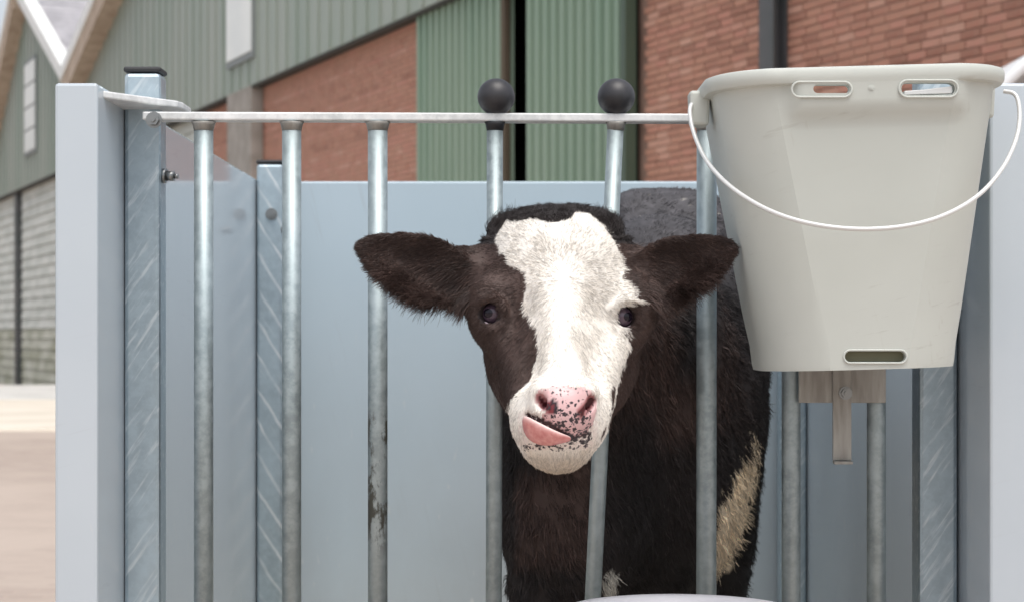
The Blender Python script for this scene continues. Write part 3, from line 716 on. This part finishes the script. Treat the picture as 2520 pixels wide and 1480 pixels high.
leg([(at(1335, 2.83, .46), .058), (at(1335, 2.83, .38), .040), (at(1335, 2.82, .33), .033), (at(1337, 2.83, .27), .022), (at(1337, 2.82, .235), .027), (at(1337, 2.80, zf + .022), .024)])
leg([(at(1590, 2.95, .50), .080), (at(1590, 2.95, .40), .052), (at(1590, 2.94, .33), .036), (at(1592, 2.95, .27), .024), (at(1592, 2.94, .235), .027), (at(1592, 2.92, zf + .022), .024)])
for px, d in ((1560, 3.50), (1768, 3.50)):
    leg([(at(px, d, .80), .085), (at(px, d - .05, .62), .072), (at(px, d - .06, .54), .055), (at(px, d + .07, .40), .032), (at(px, d + .06, .30), .022), (at(px, d + .04, .24), .027), (at(px, d + .01, zf + .022), .025)], .04)
ell(W(1788, 1120, 3.42), (.052, .13, .17), .05)
ell(W(1778, 1340, 3.40), (.050, .085, .15), .04)
# tail
leg([(at(1640, 3.70, .98), .03), (at(1650, 3.76, .80), .018), (at(1655, 3.77, .50), .014), (at(1655, 3.76, .40), .022)], .02)
# head
ell(W(1376, 640, 2.455), (.086, .075, .060), .03)
ell(W(1368, 606, 2.462), (.072, .056, .036), .025)
ell(W(1290, 580, 2.455), (.026, .04, .026), .02); ell(W(1445, 578, 2.455), (.026, .04, .026), .02)
ell(W(1380, 705, 2.425), (.086, .072, .085), .03)
ell(W(1382, 790, 2.415), (.084, .072, .075), .03)
ell(W(1384, 868, 2.435), (.096, .070, .092), .03)
ell(W(1382, 925, 2.40), (.078, .07, .07), .03)
ell(W(1378, 880, 2.345), (.046, .062, .100), .03, (-18, 0, 0))
ell(W(1382, 955, 2.325), (.064, .070, .070), .03)
ell(W(1378, 1012, 2.270), (.050, .055, .050), .025)
ell(W(1314, 1036, 2.270), (.025, .038, .033), .02)
ell(W(1444, 1032, 2.272), (.023, .038, .033), .02)
ell(W(1370, 1097, 2.287), (.036, .042, .026), .02)
cone(W(1372, 1082, 2.31), W(1384, 935, 2.46), .029, .056, .03)
cone(W(1232, 832, 2.375), W(1300, 930, 2.325), .016, .014, .02); cone(W(1535, 832, 2.38), W(1468, 930, 2.325), .016, .014, .02)
ell(W(1340, 968, 2.232), (.017, .020, .020), .012)
ell(W(1438, 968, 2.232), (.017, .020, .020), .012)
ell(W(1388, 1012, 2.226), (.032, .018, .026), .015)
# orbits, brows
ell(W(1203, 758, 2.392), (.026, .032, .036), .035)
ell(W(1564, 756, 2.398), (.026, .032, .036), .035)
# horn bud tufts and ears
ell(W(1224, 582, 2.455), (.010, .014, .016), .012); ell(W(1508, 586, 2.455), (.010, .014, .016), .012)
cone(W(1235, 662, 2.46), W(1120, 660, 2.445), .030, .026, .025)
cone(W(1520, 665, 2.46), W(1600, 662, 2.44), .030, .026, .025)
ear(W(1020, 652, 2.435), .070, .037, (-1, -.1, .20), (.1, .25, 1), .026, .003)
ear(W(1682, 652, 2.415), .066, .035, (1, -.32, .20), (-.1, .25, 1), .024, .003)
ell(W(1300, 868, 2.285), (.014, .022, .040), .03, (-15, 0, 0), 's'); ell(W(1470, 868, 2.285), (.014, .022, .040), .03, (-15, 0, 0), 's')
ell(W(1268, 742, 2.335), (.014, .014, .020), .025, (0, 0, 0), 's'); ell(W(1492, 742, 2.335), (.014, .014, .020), .025, (0, 0, 0), 's')
# carve: eyes, nostrils, mouth
EYES = [(W(1214, 770, 2.372), (-.55, -.83, .0)), (W(1530, 779, 2.374), (.62, -.78, .0))]
for c, nrm in EYES:
    nrm = np.array(nrm) / np.linalg.norm(nrm); rz = math.degrees(math.atan2(nrm[0], -nrm[1]))
    ell(c + nrm * .010, (.0108, .016, .0148), .006, (0, 0, rz), 's')
for (cx_, cy_, dd_) in ((1212, 770, 2.358), (1534, 779, 2.362)):
    sg = -1 if cx_ < 1380 else 1
    arcp = [W(cx_ + sg * 36, cy_ - 4, dd_ + .016), W(cx_ + sg * 22, cy_ - 34, dd_ + .001), W(cx_ - sg * 4, cy_ - 42, dd_ - .005), W(cx_ - sg * 26, cy_ - 22, dd_ - .003), W(cx_ - sg * 34, cy_ + 8, dd_ - .001)]
    for a, b in zip(arcp, arcp[1:]): cone(a, b, .0042, .0042, .006)
    low_ = [W(cx_ + sg * 30, cy_ + 24, dd_ + .012), W(cx_, cy_ + 40, dd_ - .001), W(cx_ - sg * 28, cy_ + 26, dd_ - .003)]
    for a, b in zip(low_, low_[1:]): cone(a, b, .0034, .0034, .006)
def nostril(a, b, d0, d1, r):
    cone(W(*a, d0), W(*b, d1), r, r * .8, .006, 's')
nostril((1330, 982), (1350, 1004), 2.215, 2.222, .0065)
nostril((1455, 984), (1430, 1014), 2.220, 2.222, .0065)
MOUTH = [(1300, 1022, 2.230), (1335, 1035, 2.212), (1368, 1055, 2.208), (1405, 1076, 2.212), (1445, 1068, 2.226)]
for a, b in zip(MOUTH, MOUTH[1:]): cone(W(*a), W(*b), .0052, .0052, .004, 's')

# surface nets
def surface_nets(Fv, ax):
    s_ = Fv < 0
    c = s_[:-1,:-1,:-1].astype(np.int8)
    tot = np.zeros(c.shape, np.int8)
    for i in (0, 1):
        for j in (0, 1):
            for k in (0, 1):
                tot += s_[i:s_.shape[0]-1+i, j:s_.shape[1]-1+j, k:s_.shape[2]-1+k]
    act = (tot > 0) & (tot < 8); idx = np.argwhere(act); nvt = len(idx)
    vid = np.full(act.shape, -1, np.int32); vid[act] = np.arange(nvt)
    acc = np.zeros((nvt, 3)); cnt = np.zeros(nvt)
    I = idx
    corners = [(i, j, k) for i in (0, 1) for j in (0, 1) for k in (0, 1)]
    for ca in corners:
        for axn in range(3):
            if ca[axn] == 1: continue
            cb = list(ca); cb[axn] = 1
            va = Fv[I[:,0]+ca[0], I[:,1]+ca[1], I[:,2]+ca[2]]; vb = Fv[I[:,0]+cb[0], I[:,1]+cb[1], I[:,2]+cb[2]]
            mk = (va < 0) != (vb < 0); t = np.where(mk, va / np.where(mk, va - vb, 1), 0)
            p = np.stack([ax[q][I[:,q]+ca[q]] + (t * (ax[q][np.minimum(I[:,q]+1, len(ax[q])-1)] - ax[q][I[:,q]]) if q == axn else 0) for q in range(3)], 1)
            acc += p * mk[:, None]; cnt += mk
    V = acc / cnt[:, None]; faces = []
    for axn in range(3):
        sl0 = [slice(None)] * 3; sl1 = [slice(None)] * 3; sl0[axn] = slice(0, -1); sl1[axn] = slice(1, None)
        ch = s_[tuple(sl0)] != s_[tuple(sl1)]; e = np.argwhere(ch); b, c2 = [q for q in range(3) if q != axn]
        ok = (e[:, b] > 0) & (e[:, c2] > 0) & (e[:, b] < act.shape[b]) & (e[:, c2] < act.shape[c2]); e = e[ok]
        def g_(db, dc):
            q = e.copy(); q[:, b] += db; q[:, c2] += dc; return vid[q[:,0], q[:,1], q[:,2]]
        quad = np.stack([g_(-1, -1), g_(0, -1), g_(0, 0), g_(-1, 0)], 1)
        ins = s_[e[:,0], e[:,1], e[:,2]]; flip = ins if axn != 1 else ~ins
        quad[~flip] = quad[~flip][:, ::-1]; faces.append(quad)
    return V, np.concatenate(faces)
V, Q = surface_nets(Fd, (GXa, GYa, GZa))
# light relaxation
ed = np.concatenate([Q[:, [0, 1]], Q[:, [1, 2]], Q[:, [2, 3]], Q[:, [3, 0]]]); ed = np.concatenate([ed, ed[:, ::-1]])
deg = np.bincount(ed[:, 0], minlength=len(V)).astype(float)
for lam in (.5, -.52, .5, -.52, .5):
    A_ = np.zeros_like(V)
    for q in range(3): A_[:, q] = np.bincount(ed[:, 0], V[ed[:, 1], q], len(V))
    V += lam * (A_ / deg[:, None] - V)
print('calf verts', len(V), 'faces', len(Q))

# value noise for markings
_lat = rng.random((64, 64, 64)).astype(np.float32)
def vnoise(p, sc):
    p = p * sc; i = np.floor(p).astype(int); f = p - i; f = f * f * (3 - 2 * f); out = 0
    for a in (0, 1):
        for b in (0, 1):
            for c in (0, 1):
                w = np.where(a, f[:,0], 1-f[:,0]) * np.where(b, f[:,1], 1-f[:,1]) * np.where(c, f[:,2], 1-f[:,2])
                out = out + w * _lat[(i[:,0]+a) % 64, (i[:,1]+b) % 64, (i[:,2]+c) % 64]
    return out
def inpoly(x, y, poly):
    r = np.zeros(len(x), bool); n = len(poly)
    for i in range(n):
        x1, y1 = poly[i]; x2, y2 = poly[(i + 1) % n]
        c = ((y1 > y) != (y2 > y)) & (x < (x2 - x1) * (y - y1) / (y2 - y1 + 1e-12) + x1); r ^= c
    return r
BLAZE = [(1251,542),(1232,558),(1230,590),(1249,641),(1283,673),(1299,703),(1290,742),(1306,793),(1328,840),(1330,870),(1321,903),(1298,940),(1269,966),(1250,985),(1236,1060),(1250,1115),(1310,1180),(1370,1195),(1430,1180),(1484,1105),(1497,1050),(1512,985),(1532,920),(1548,850),(1556,729),(1544,682),(1521,616),(1491,558),(1456,528),(1433,516),(1385,546),(1352,546)]
PATCH = [(1856,1062),(1866,1080),(1856,1180),(1836,1280),(1818,1330),(1790,1405),(1752,1412),(1752,1270),(1794,1205),(1838,1115)]
NOSE = [(1312,968),(1330,953),(1365,948),(1440,950),(1464,965),(1468,1000),(1458,1040),(1440,1068),(1405,1078),(1362,1056),(1318,1030),(1340,1012),(1322,995)]
def chart(p):
    d = p[:, 1] + GD; return 1260 + F * p[:, 0] / d, HOR - F * (p[:, 2] - ZC) / d, d
C_BLACK = np.array([.019, .016, .016]); C_BROWN = np.array([.066, .042, .036]); C_WHITE = np.array([.82, .785, .73]); C_TAN = np.array([.74, .62, .46])
C_PINK = np.array([.70, .46, .46]); C_SPOT = np.array([.022, .018, .024]); C_SKY_DUST = np.array([.062, .059, .064])
def coat(p, jit=None):
    px, py, d = chart(p); n1 = vnoise(p, 60.0); n2 = vnoise(p, 140.0); n3 = vnoise(p + 3.1, 14.0)
    x = px + (n1 - .5) * 26 + (n2 - .5) * 16; y = py + (vnoise(p + 9.7, 60.0) - .5) * 26
    headm = d < 2.50
    out = np.where(headm[:, None], C_BROWN * 1.0 + 0 * C_BLACK, C_BLACK) * (.75 + .5 * n3[:, None])
    # brown tinge of neck and brisket, black trunk
    nk = np.clip((3.05 - d) / .25, 0, 1) * (~headm) * np.clip(np.maximum((1110 - py) / 60, np.minimum(np.minimum((1470 - px) / 30, (px - 1262) / 20), (1405 - py) / 40)) + (n3 - .5), .12, 1); tn = np.clip((vnoise(p + 5.5, 9.0) - .22) * 3, 0, 1) * nk
    out = out * (1 - tn[:, None]) + (C_BROWN * 1.0) * tn[:, None]
    # top of the back: skylit grey painted into the coat, plus dust
    top_sky = np.clip((p[:, 2] - (ZC + .04)) / .16, 0, 1) * np.clip((d - 2.8) / .2, 0, 1); out = out * (1 - top_sky[:, None]) + C_SKY_DUST * (.5 + .9 * n2[:, None]) * top_sky[:, None]
    fl = (top_sky > .25) & (n2 > .86) & (vnoise(p + 1.7, 45.0) > .66); out[fl] = (.30, .285, .26)
    # poll
    pt = headm & (py < 600) & ~inpoly(x, y, BLAZE); out[pt] = C_BLACK * 2.0
    wh = headm & (d < np.where(py > 880, 2.405, 2.468)) & inpoly(x, y, BLAZE); out[wh] = C_WHITE * (.9 + .16 * n3[wh][:, None])
    ch = np.where(wh, np.clip((py + (n1 - .5) * 30 - 1090) / 70, 0, 1), 0)[:, None]; out = out * (1 - ch) + np.array([.60, .52, .42]) * (.85 + .3 * n1[:, None]) * ch  # chin tan: stain plus the shade under the muzzle painted in
    er = headm & ((px < 1160) | (px > 1600)) & (py < 790); out[er] = (C_BROWN * .72) * (.6 + .8 * n1[er][:, None])
    th = (d > 2.88) & inpoly(px + (n1 - .5) * 16 + (n2 - .5) * 10 + rng.normal(size=len(px)) * 5, y + rng.normal(size=len(px)) * 8, PATCH); out[th] = C_TAN * (.75 + .5 * n2[th][:, None])
    ws = (d < 3.05) & (d > 2.7) & (((x - 1502) / 20) ** 2 + ((y - 1440) / 38) ** 2 < 1); out[ws] = (.55, .53, .48)
    return out, wh
def skin(p):
    px, py, d = chart(p); c, wh = coat(p)
    n1 = vnoise(p, 60.0); nz = inpoly(px + (n1 - .5) * 10, py + (n1 - .5) * 8, NOSE) & (d < 2.30)
    c[nz] = C_PINK * (.88 + .3 * n1[nz][:, None])
    # black freckles, denser to the lower right of the pad
    s1 = vnoise(p + 4.2, 230.0); dens = np.clip(.80 - .16 * np.clip((py - 990) / 60, 0, 1) - .05 * np.clip((1420 - np.abs(px - 1395)) / 1420, 0, 1), .5, .9)
    big = (d < 2.30) & (((px - 1358) / 13) ** 2 + ((py - 1001) / 20) ** 2 < 1); c[big] = C_SPOT
    lip = (d < 2.30) & ~nz & (py > 1070) & (py < 1108) & (px > 1285) & (px < 1450); 
    lipd = lip & False & (s1 > .52) & (np.abs(py - (1098 - (px - 1340) * .12)) < 14); c[lipd] = C_SPOT
    lipp = (d < 2.29) & ~nz & (np.abs(py - 1060) < 45) & (px > 1275) & (px < 1470); k = lipp & ~lipd; c[k] = c[k] * .75 + C_PINK * .25
    for (x0_, y0_, _a), (x1_, y1_, _b) in zip(MOUTH, MOUTH[1:]):
        bb = np.array([x1_ - x0_, y1_ - y0_]); t = np.clip(((px - x0_) * bb[0] + (py - y0_) * bb[1]) / bb.dot(bb), 0, 1)
        dd = np.hypot(px - x0_ - t * bb[0], py - y0_ - t * bb[1]); c[(dd < (9 if x1_ < 1410 else 4)) & (d < 2.30)] = (.035, .014, .014)
    # inside nostrils
    for (ax_, ay_, bx_, by_) in ((1328, 980, 1351, 1006), (1456, 982, 1429, 1016)):
        bb = np.array([bx_ - ax_, by_ - ay_]); t = np.clip(((px - ax_) * bb[0] + (py - ay_) * bb[1]) / bb.dot(bb), 0, 1)
        dd = np.hypot(px - ax_ - t * bb[0], py - ay_ - t * bb[1]); ins = (dd < 13) & (d < 2.30); c[ins] = c[ins] * .35 + np.array([.30, .05, .06]) * .65
        dk = (dd < 7) & (d < 2.30); c[dk] = (.07, .012, .015)
    # dark eye rims
    for cc, nr in EYES:
        r = np.linalg.norm(p - cc, axis=1); c[r < (.0205 if cc[0] < .0 else .0165)] = (.03, .022, .022)
    fd = np.where(nz, .20 + .34 * np.clip((py - 965) / 80, 0, 1) * np.clip(1.25 - np.abs(px - 1395) / 75, 0, 1), 0)
    fd = np.where(lip & (np.abs(py - (1100 - (px - 1340) * .14)) < 15), .50, fd); fd = np.where((d < 2.30) & (np.hypot((px - 1425) / 34, (py - 1072) / 16) < 1), .62, fd)
    return c, fd
cl_, freckle = skin(V)
calf = empty('calf', (.08, .15, ZFL), 'black and white calf with white blaze licking its nose through the bars', 'calf')
L = np.array(calf.location)
me = bpy.data.meshes.new('body'); me.vertices.add(len(V)); me.vertices.foreach_set('co', (V - L).ravel())
me.loops.add(Q.size); me.loops.foreach_set('vertex_index', Q.ravel().astype(np.int32))
me.polygons.add(len(Q)); me.polygons.foreach_set('loop_start', np.arange(0, Q.size, 4, dtype=np.int32)); me.polygons.foreach_set('loop_total', np.full(len(Q), 4, np.int32))
me.update(calc_edges=True); me.validate(); me.polygons.foreach_set('use_smooth', np.ones(len(me.polygons), bool))
ca = me.color_attributes.new('coat', 'FLOAT_COLOR', 'POINT'); ca.data.foreach_set('color', np.concatenate([cl_, np.ones((len(V), 1))], 1).astype(np.float32).ravel())
fa = me.attributes.new('freckle', 'FLOAT', 'POINT'); fa.data.foreach_set('value', freckle.astype(np.float32))
me.update()
m = mat('calf_skin', (.1, .1, .1), .6, 0, .35); a = N(m, 'ShaderNodeAttribute', attribute_name='coat'); 
fq = N(m, 'ShaderNodeAttribute', attribute_name='freckle'); vo = N(m, 'ShaderNodeTexVoronoi', Scale=230.0); 
nd = N(m, 'ShaderNodeTexNoise', Scale=300.0, Detail=2.0); LK(m, coords(m), nd.inputs['Vector'])
av = N(m, 'ShaderNodeVectorMath', operation='MULTIPLY_ADD'); LK(m, nd.outputs['Color'], av.inputs[0]); av.inputs[1].default_value = (.006, .006, .006); LK(m, coords(m), av.inputs[2])
LK(m, av.outputs[0], vo.inputs['Vector']); wnz = N(m, 'ShaderNodeMath', operation='MULTIPLY'); sxc = N(m, 'ShaderNodeSeparateColor'); LK(m, vo.outputs['Color'], sxc.inputs[0])
LK(m, sxc.outputs[0], wnz.inputs[0]); LK(m, fq.outputs['Fac'], wnz.inputs[1]); wn2 = N(m, 'ShaderNodeMath', operation='MULTIPLY'); LK(m, wnz.outputs[0], wn2.inputs[0]); wn2.inputs[1].default_value = 1.95
lsub = N(m, 'ShaderNodeMath', operation='SUBTRACT'); LK(m, wn2.outputs[0], lsub.inputs[0]); LK(m, vo.outputs['Distance'], lsub.inputs[1])
lt = N(m, 'ShaderNodeMapRange'); lt.inputs[1].default_value = -.03; lt.inputs[2].default_value = .09; LK(m, lsub.outputs[0], lt.inputs[0])
LK(m, mixc(m, lt.outputs[0], a.outputs['Color'], (.045, .034, .040)), m.node_tree.nodes['Principled BSDF'].inputs['Base Color'])
gt = N(m, 'ShaderNodeMapRange'); gt.inputs[2].default_value = .15; gt.inputs[3].default_value = .65; gt.inputs[4].default_value = .32; LK(m, fq.outputs['Fac'], gt.inputs[0]); LK(m, gt.outputs[0], m.node_tree.nodes['Principled BSDF'].inputs['Roughness'])
n = N(m, 'ShaderNodeTexNoise', Scale=260.0, Detail=4.0); LK(m, coords(m), n.inputs['Vector']); bump(m, n.outputs[0], .25, .0015)
me.materials.append(m)
body = bpy.data.objects.new('body', me); col.objects.link(body); body.parent = calf

# eyes
M['eye'] = mat('dark_eye', (.010, .007, .014), .06, 0, .35)
M['iris'] = mat('eye_iris', (.075, .05, .072), .05, 0, .55)
M['lid'] = mat('pinkish_lid', (.46, .37, .40), .22)
for c, nrm in EYES:
    nrm = np.array(nrm) / np.linalg.norm(nrm)
    mb = MB(); pr_ = [(.0135 * math.sin(q) + .00005, -.0135 * math.cos(q)) for q in np.linspace(0, math.pi, 24)]
    mb.lathe(pr_, tuple(c - nrm * .0005), 32); e = mb.build('eye', M['iris'], calf)
    a_ = np.cross(nrm, (0, 0, 1)); a_ /= np.linalg.norm(a_); u_ = np.cross(a_, nrm)
    # horizontal oval pupil as a slightly proud cap
    vs = []; fs = []
    for i in range(5):
        for k in range(24):
            q = 2 * math.pi * k / 24; rr = i / 4; x = rr * .0068 * math.cos(q); y = rr * .0056 * math.sin(q)
            zz = math.sqrt(max(0, .01363 ** 2 - x * x - y * y)); vs.append(c - nrm * .0005 + a_ * x + u_ * y + nrm * zz)
    for i in range(4):
        for k in range(24): fs.append((i*24+k, i*24+(k+1) % 24, (i+1)*24+(k+1) % 24, (i+1)*24+k))
    MB().add(vs, fs, True).build('pupil', M['eye'], e)
for (cx_, cy_, dd_, sg, nm) in ((1212, 770, 2.358, -1, 'lower_lid'), (1534, 779, 2.362, 1, 'lower_lid')):
    mb = MB(); mb.tube(smooth_path([W(cx_ - sg * 24, cy_ - 22, dd_ - .0015), W(cx_ - sg * 29, cy_ + 2, dd_ - .001), W(cx_ - sg * 20, cy_ + 24, dd_ - .0005), W(cx_, cy_ + 32, dd_ + .001), W(cx_ + sg * 20, cy_ + 22, dd_ + .008)], 3), [.0006] + [.0013] * (len(smooth_path([0, 1, 2, 3, 4], 3)) - 2) + [.0006], 8)
    mb.build(nm, M['lid'], calf)
# tongue
bv = BVHTree.FromPolygons([tuple(v) for v in V], [tuple(q) for q in Q])
def surf(px, py):
    o = Vector(camo.location); t = Vector(W(px, py, 2.0)) - o; t.normalize()
    h = bv.ray_cast(o, t); return (h[0][1] + GD) if h[0] is not None else None
TG = [(1284, 1024, 1050), (1293, 1020, 1074), (1312, 1030, 1090), (1335, 1042, 1096), (1355, 1052, 1096), (1375, 1061, 1092), (1392, 1068, 1088), (1406, 1073, 1083)]
vs = []; fs = []; ns = 20; cen = []
for (x, t_, b_) in TG:
    ds = [surf(x, y) for y in (t_, (t_ + b_) / 2, b_)]; ds = [q for q in ds if q and q < 2.35]; cen.append(min(ds) if ds else 2.23)
cen = np.convolve(np.pad(cen, 2, 'edge'), [.2]*5, 'valid')
for (x, t_, b_), d in zip(TG, cen):
    for k in range(ns):
        q = 2 * math.pi * k / ns; py = (t_ + b_) / 2 - (b_ - t_) / 2 * math.cos(q)
        sc_ = min(1.0, (b_ - t_) / 40.0)
        vs.append(W(x, py, d - .002 + .0065 * sc_ * math.sin(q) - .0055 * sc_ * math.cos(q) - .003 * math.sin(math.pi * (1406 - x) / 119)))
for i in range(len(TG) - 1):
    for k in range(ns): fs.append((i*ns+k, i*ns+(k+1) % ns, (i+1)*ns+(k+1) % ns, (i+1)*ns+k))
fs += [tuple(range(ns)), tuple(range((len(TG)-1)*ns, len(TG)*ns))]
M['tongue'] = noisy('wet_pink_tongue', (.56, .19, .18), (.68, .30, .28), 160, .22, bumps=.5, bdist=.0015)
M['tongue'].node_tree.nodes['Principled BSDF'].inputs['Coat Weight'].default_value = .6
tgo = MB().add(vs, fs, True).build('tongue', M['tongue'], calf, subsurf=1)
ra_ = tgo.data.attributes.new('edge', 'FLOAT', 'POINT'); ra_.data.foreach_set('value', [max(0, math.cos(2 * math.pi * (i % ns) / ns) - .45) / .55 for i in range(len(tgo.data.vertices))])
m = M['tongue']; P_b = m.node_tree.nodes['Principled BSDF']; src = P_b.inputs['Base Color'].links[0].from_socket
ea = N(m, 'ShaderNodeAttribute', attribute_name='edge'); LK(m, mixc(m, ea.outputs['Fac'], src, (.86, .66, .62)), P_b.inputs['Base Color'])

# ---- fur
tri = np.concatenate([Q[:, [0, 1, 2]], Q[:, [0, 2, 3]]])
A0, A1, A2 = V[tri[:, 0]], V[tri[:, 1]], V[tri[:, 2]]
cr = np.cross(A1 - A0, A2 - A0); area = np.linalg.norm(cr, axis=1) / 2; nrm_t = cr / (2 * area[:, None] + 1e-12)
cen_t = (A0 + A1 + A2) / 3
vn = np.zeros_like(V)
for q in range(3):
    for ax_ in range(3): vn[:, ax_] += np.bincount(tri[:, q], cr[:, ax_], len(V))
vn /= np.linalg.norm(vn, axis=1)[:, None] + 1e-12
def fur(name, count, dens_fn, style_fn, radius, parent, seg=5, jt=.13, cl=.9):
    w = area * dens_fn(cen_t, nrm_t); w = np.maximum(w, 0); cdf = np.cumsum(w); cdf /= cdf[-1]
    ti = np.searchsorted(cdf, rng.random(count)); r1 = np.sqrt(rng.random(count)); r2 = rng.random(count)
    b0, b1, b2 = 1 - r1, r1 * (1 - r2), r1 * r2
    P_ = A0[ti] * b0[:, None] + A1[ti] * b1[:, None] + A2[ti] * b2[:, None]
    Nn = vn[tri[ti, 0]] * b0[:, None] + vn[tri[ti, 1]] * b1[:, None] + vn[tri[ti, 2]] * b2[:, None]; Nn /= np.linalg.norm(Nn, axis=1)[:, None] + 1e-9
    flow, length, lift, colr, curl = style_fn(P_, Nn)
    tg = flow - Nn * (flow * Nn).sum(1)[:, None]; tg /= np.linalg.norm(tg, axis=1)[:, None] + 1e-9
    jit = rng.normal(size=(count, 3)) * .22
    clump = np.stack([vnoise(P_ + 11.0 * i, 55.0) - .5 for i in range(3)], 1) * cl
    dirn = Nn * lift[:, None] + tg * (1 - lift[:, None]) + jit * (jt / .22) + clump; dirn /= np.linalg.norm(dirn, axis=1)[:, None]
    bend = tg * .55 + np.array([0, 0, -.25])
    pts = np.zeros((count, seg, 3)); 
    for s_i in range(seg):
        t = s_i / (seg - 1); wob = np.stack([vnoise(P_ * 1.0 + t * .02 + 17 * i, 190.0) - .5 for i in range(3)], 1) * curl[:, None] * t
        pts[:, s_i] = P_ - Nn * .0006 + length[:, None] * (dirn * t + bend * (t * t * .45) + wob)
    hc = bpy.data.hair_curves.new(name); hc.add_curves([seg] * count)
    hc.attributes['position'].data.foreach_set('vector', (pts - L).astype(np.float32).ravel())
    rad = np.tile(np.array([1, .95, .8, .55, .2])[:seg] * radius, count).astype(np.float32)
    if 'radius' not in hc.attributes: hc.attributes.new('radius', 'FLOAT', 'POINT')
    hc.attributes['radius'].data.foreach_set('value', rad)
    at_ = hc.attributes.new('coat', 'FLOAT_COLOR', 'CURVE'); at_.data.foreach_set('color', np.concatenate([colr, np.ones((count, 1))], 1).astype(np.float32).ravel())
    hc.materials.append(M['fur']); o = bpy.data.objects.new(name, hc); col.objects.link(o); o.parent = parent; return o
m = mat('calf_fur', (.1, .1, .1), .48, 0, .35); a = N(m, 'ShaderNodeAttribute', attribute_name='coat'); LK(m, a.outputs['Color'], m.node_tree.nodes['Principled BSDF'].inputs['Base Color']); M['fur'] = m
def head_sel(c):
    px, py, d = chart(c); return px, py, d, (d < 2.50)
def is_ear(px, py, d): return (d < 2.5) & ((px < 1160) | (px > 1592)) & (py < 745)
def dens_head(c, n):
    px, py, d, h = head_sel(c); w = h.astype(float)
    nz = inpoly(px, py, NOSE) & (d < 2.31); w[nz] = 0
    for cc, nr in EYES: w[np.linalg.norm(c - cc, axis=1) < (.0175 if cc[0] < 0 else .0150)] = 0
    mth = (d < 2.27) & (py > 1028) & (py < 1100) & (px > 1285) & (px < 1450); w[mth] *= .15
    back = n[:, 1] > .35; w[back] *= .3; w[is_ear(px, py, d)] *= 1.3
    return w
def style_head(p, n):
    px, py, d = chart(p); c, wh = coat(p); cnt = len(p)
    fl = np.stack([(px - 1385) / 160, np.zeros(cnt), -(py - 690) / 160], 1)
    e = is_ear(px, py, d); low = np.clip((py - 640) / 80, 0, 1)
    fl[e] = np.stack([np.sign(px[e] - 1385), -.15 * np.ones(e.sum()), -.1 - 1.3 * low[e]], 1)
    ln = .0058 * (.5 + .8 * rng.random(cnt)); ln[py > 930] *= .7; ln[wh] *= .9
    ln[e] = (.006 + .014 * low[e]) * (.6 + .7 * rng.random(e.sum()))
    poll = (py < 590) & ~e & ~wh; ln[poll] = .0065 * (.6 + .8 * rng.random(poll.sum())); bud = poll & ((px < 1245) | (px > 1492)) & (py < 585); ln[bud] *= 2.3
    chin = py > 1110; ln[chin] = .0045 * (.6 + .8 * rng.random(chin.sum()))
    lf = np.full(cnt, .18); lf[e] = .30; lf[poll] = .6; fl[bud] = (0, -.1, 1.0); lf[bud] = .3; curl = np.full(cnt, .25); curl[poll] = .9
    col_ = c * (.62 + .7 * rng.random((cnt, 1)))
    tip = e & (rng.random(cnt) < .35); col_[tip] = col_[tip] * 1.5 + np.array([.012, .007, .005])
    return fl, ln, lf, col_, curl
def dens_body(c, n):
    px, py, d, h = head_sel(c); w = (~h).astype(float)
    w[n[:, 1] > .3] *= .25; w[(c[:, 2] < .36)] *= .25; w[d > 3.7] *= .3; w[d < 2.85] *= 1.3
    return w
def style_body(p, n):
    px, py, d = chart(p); c, wh = coat(p); cnt = len(p)
    fl = np.stack([np.full(cnt, .25) + .3 * (vnoise(p, 7.0) - .5), np.full(cnt, .7), -.75 - .6 * (vnoise(p + 2, 7.0) - .5)], 1)
    nk = d < 2.95; fl[nk] = np.stack([.25 * np.ones(nk.sum()) + 1.0 * (vnoise(p[nk], 8.0) - .5), .4 * np.ones(nk.sum()), -1.0 * np.ones(nk.sum())], 1)
    ln = .014 * (.6 + .7 * rng.random(cnt)); ln[p[:, 2] > ZC + .08] *= .5
    lf = np.full(cnt, .22); col_ = c * (.55 + .9 * rng.random((cnt, 1))); gl = rng.random(cnt) < .12; col_[gl] = col_[gl] * 1.8 + .008
    return fl, ln, lf, col_, np.full(cnt, .35)
fur('fur', 150000, dens_head, style_head, .00033, calf, 5, .13, .40)
fur('fur', 80000, dens_body, style_body, .00065, calf)
# pale lashes of the eye at the right
mb = MB()
for k in range(46):
    f = rng.random(); j = rng.normal(size=3) * np.array([.0012, .0012, .0009])
    a_ = W(1536 + 26 * f, 743 - 5 * math.sin(f * 3.1), 2.350 + .012 * f); ln_ = 14 + 30 * rng.random()
    b_ = W(1536 + 26 * f + ln_, 741 + 6 * f + 5 * rng.random(), 2.344 + .022 * f) + j
    mb.tube([a_, (a_ + b_) / 2 + np.array([0, -.002, .0025]) + j * .4, b_], [.0005, .0004, .00015], 4)
M['lash'] = mat('pale_lash', (.72, .68, .62), .5); mb.build('eyelashes', M['lash'], calf)
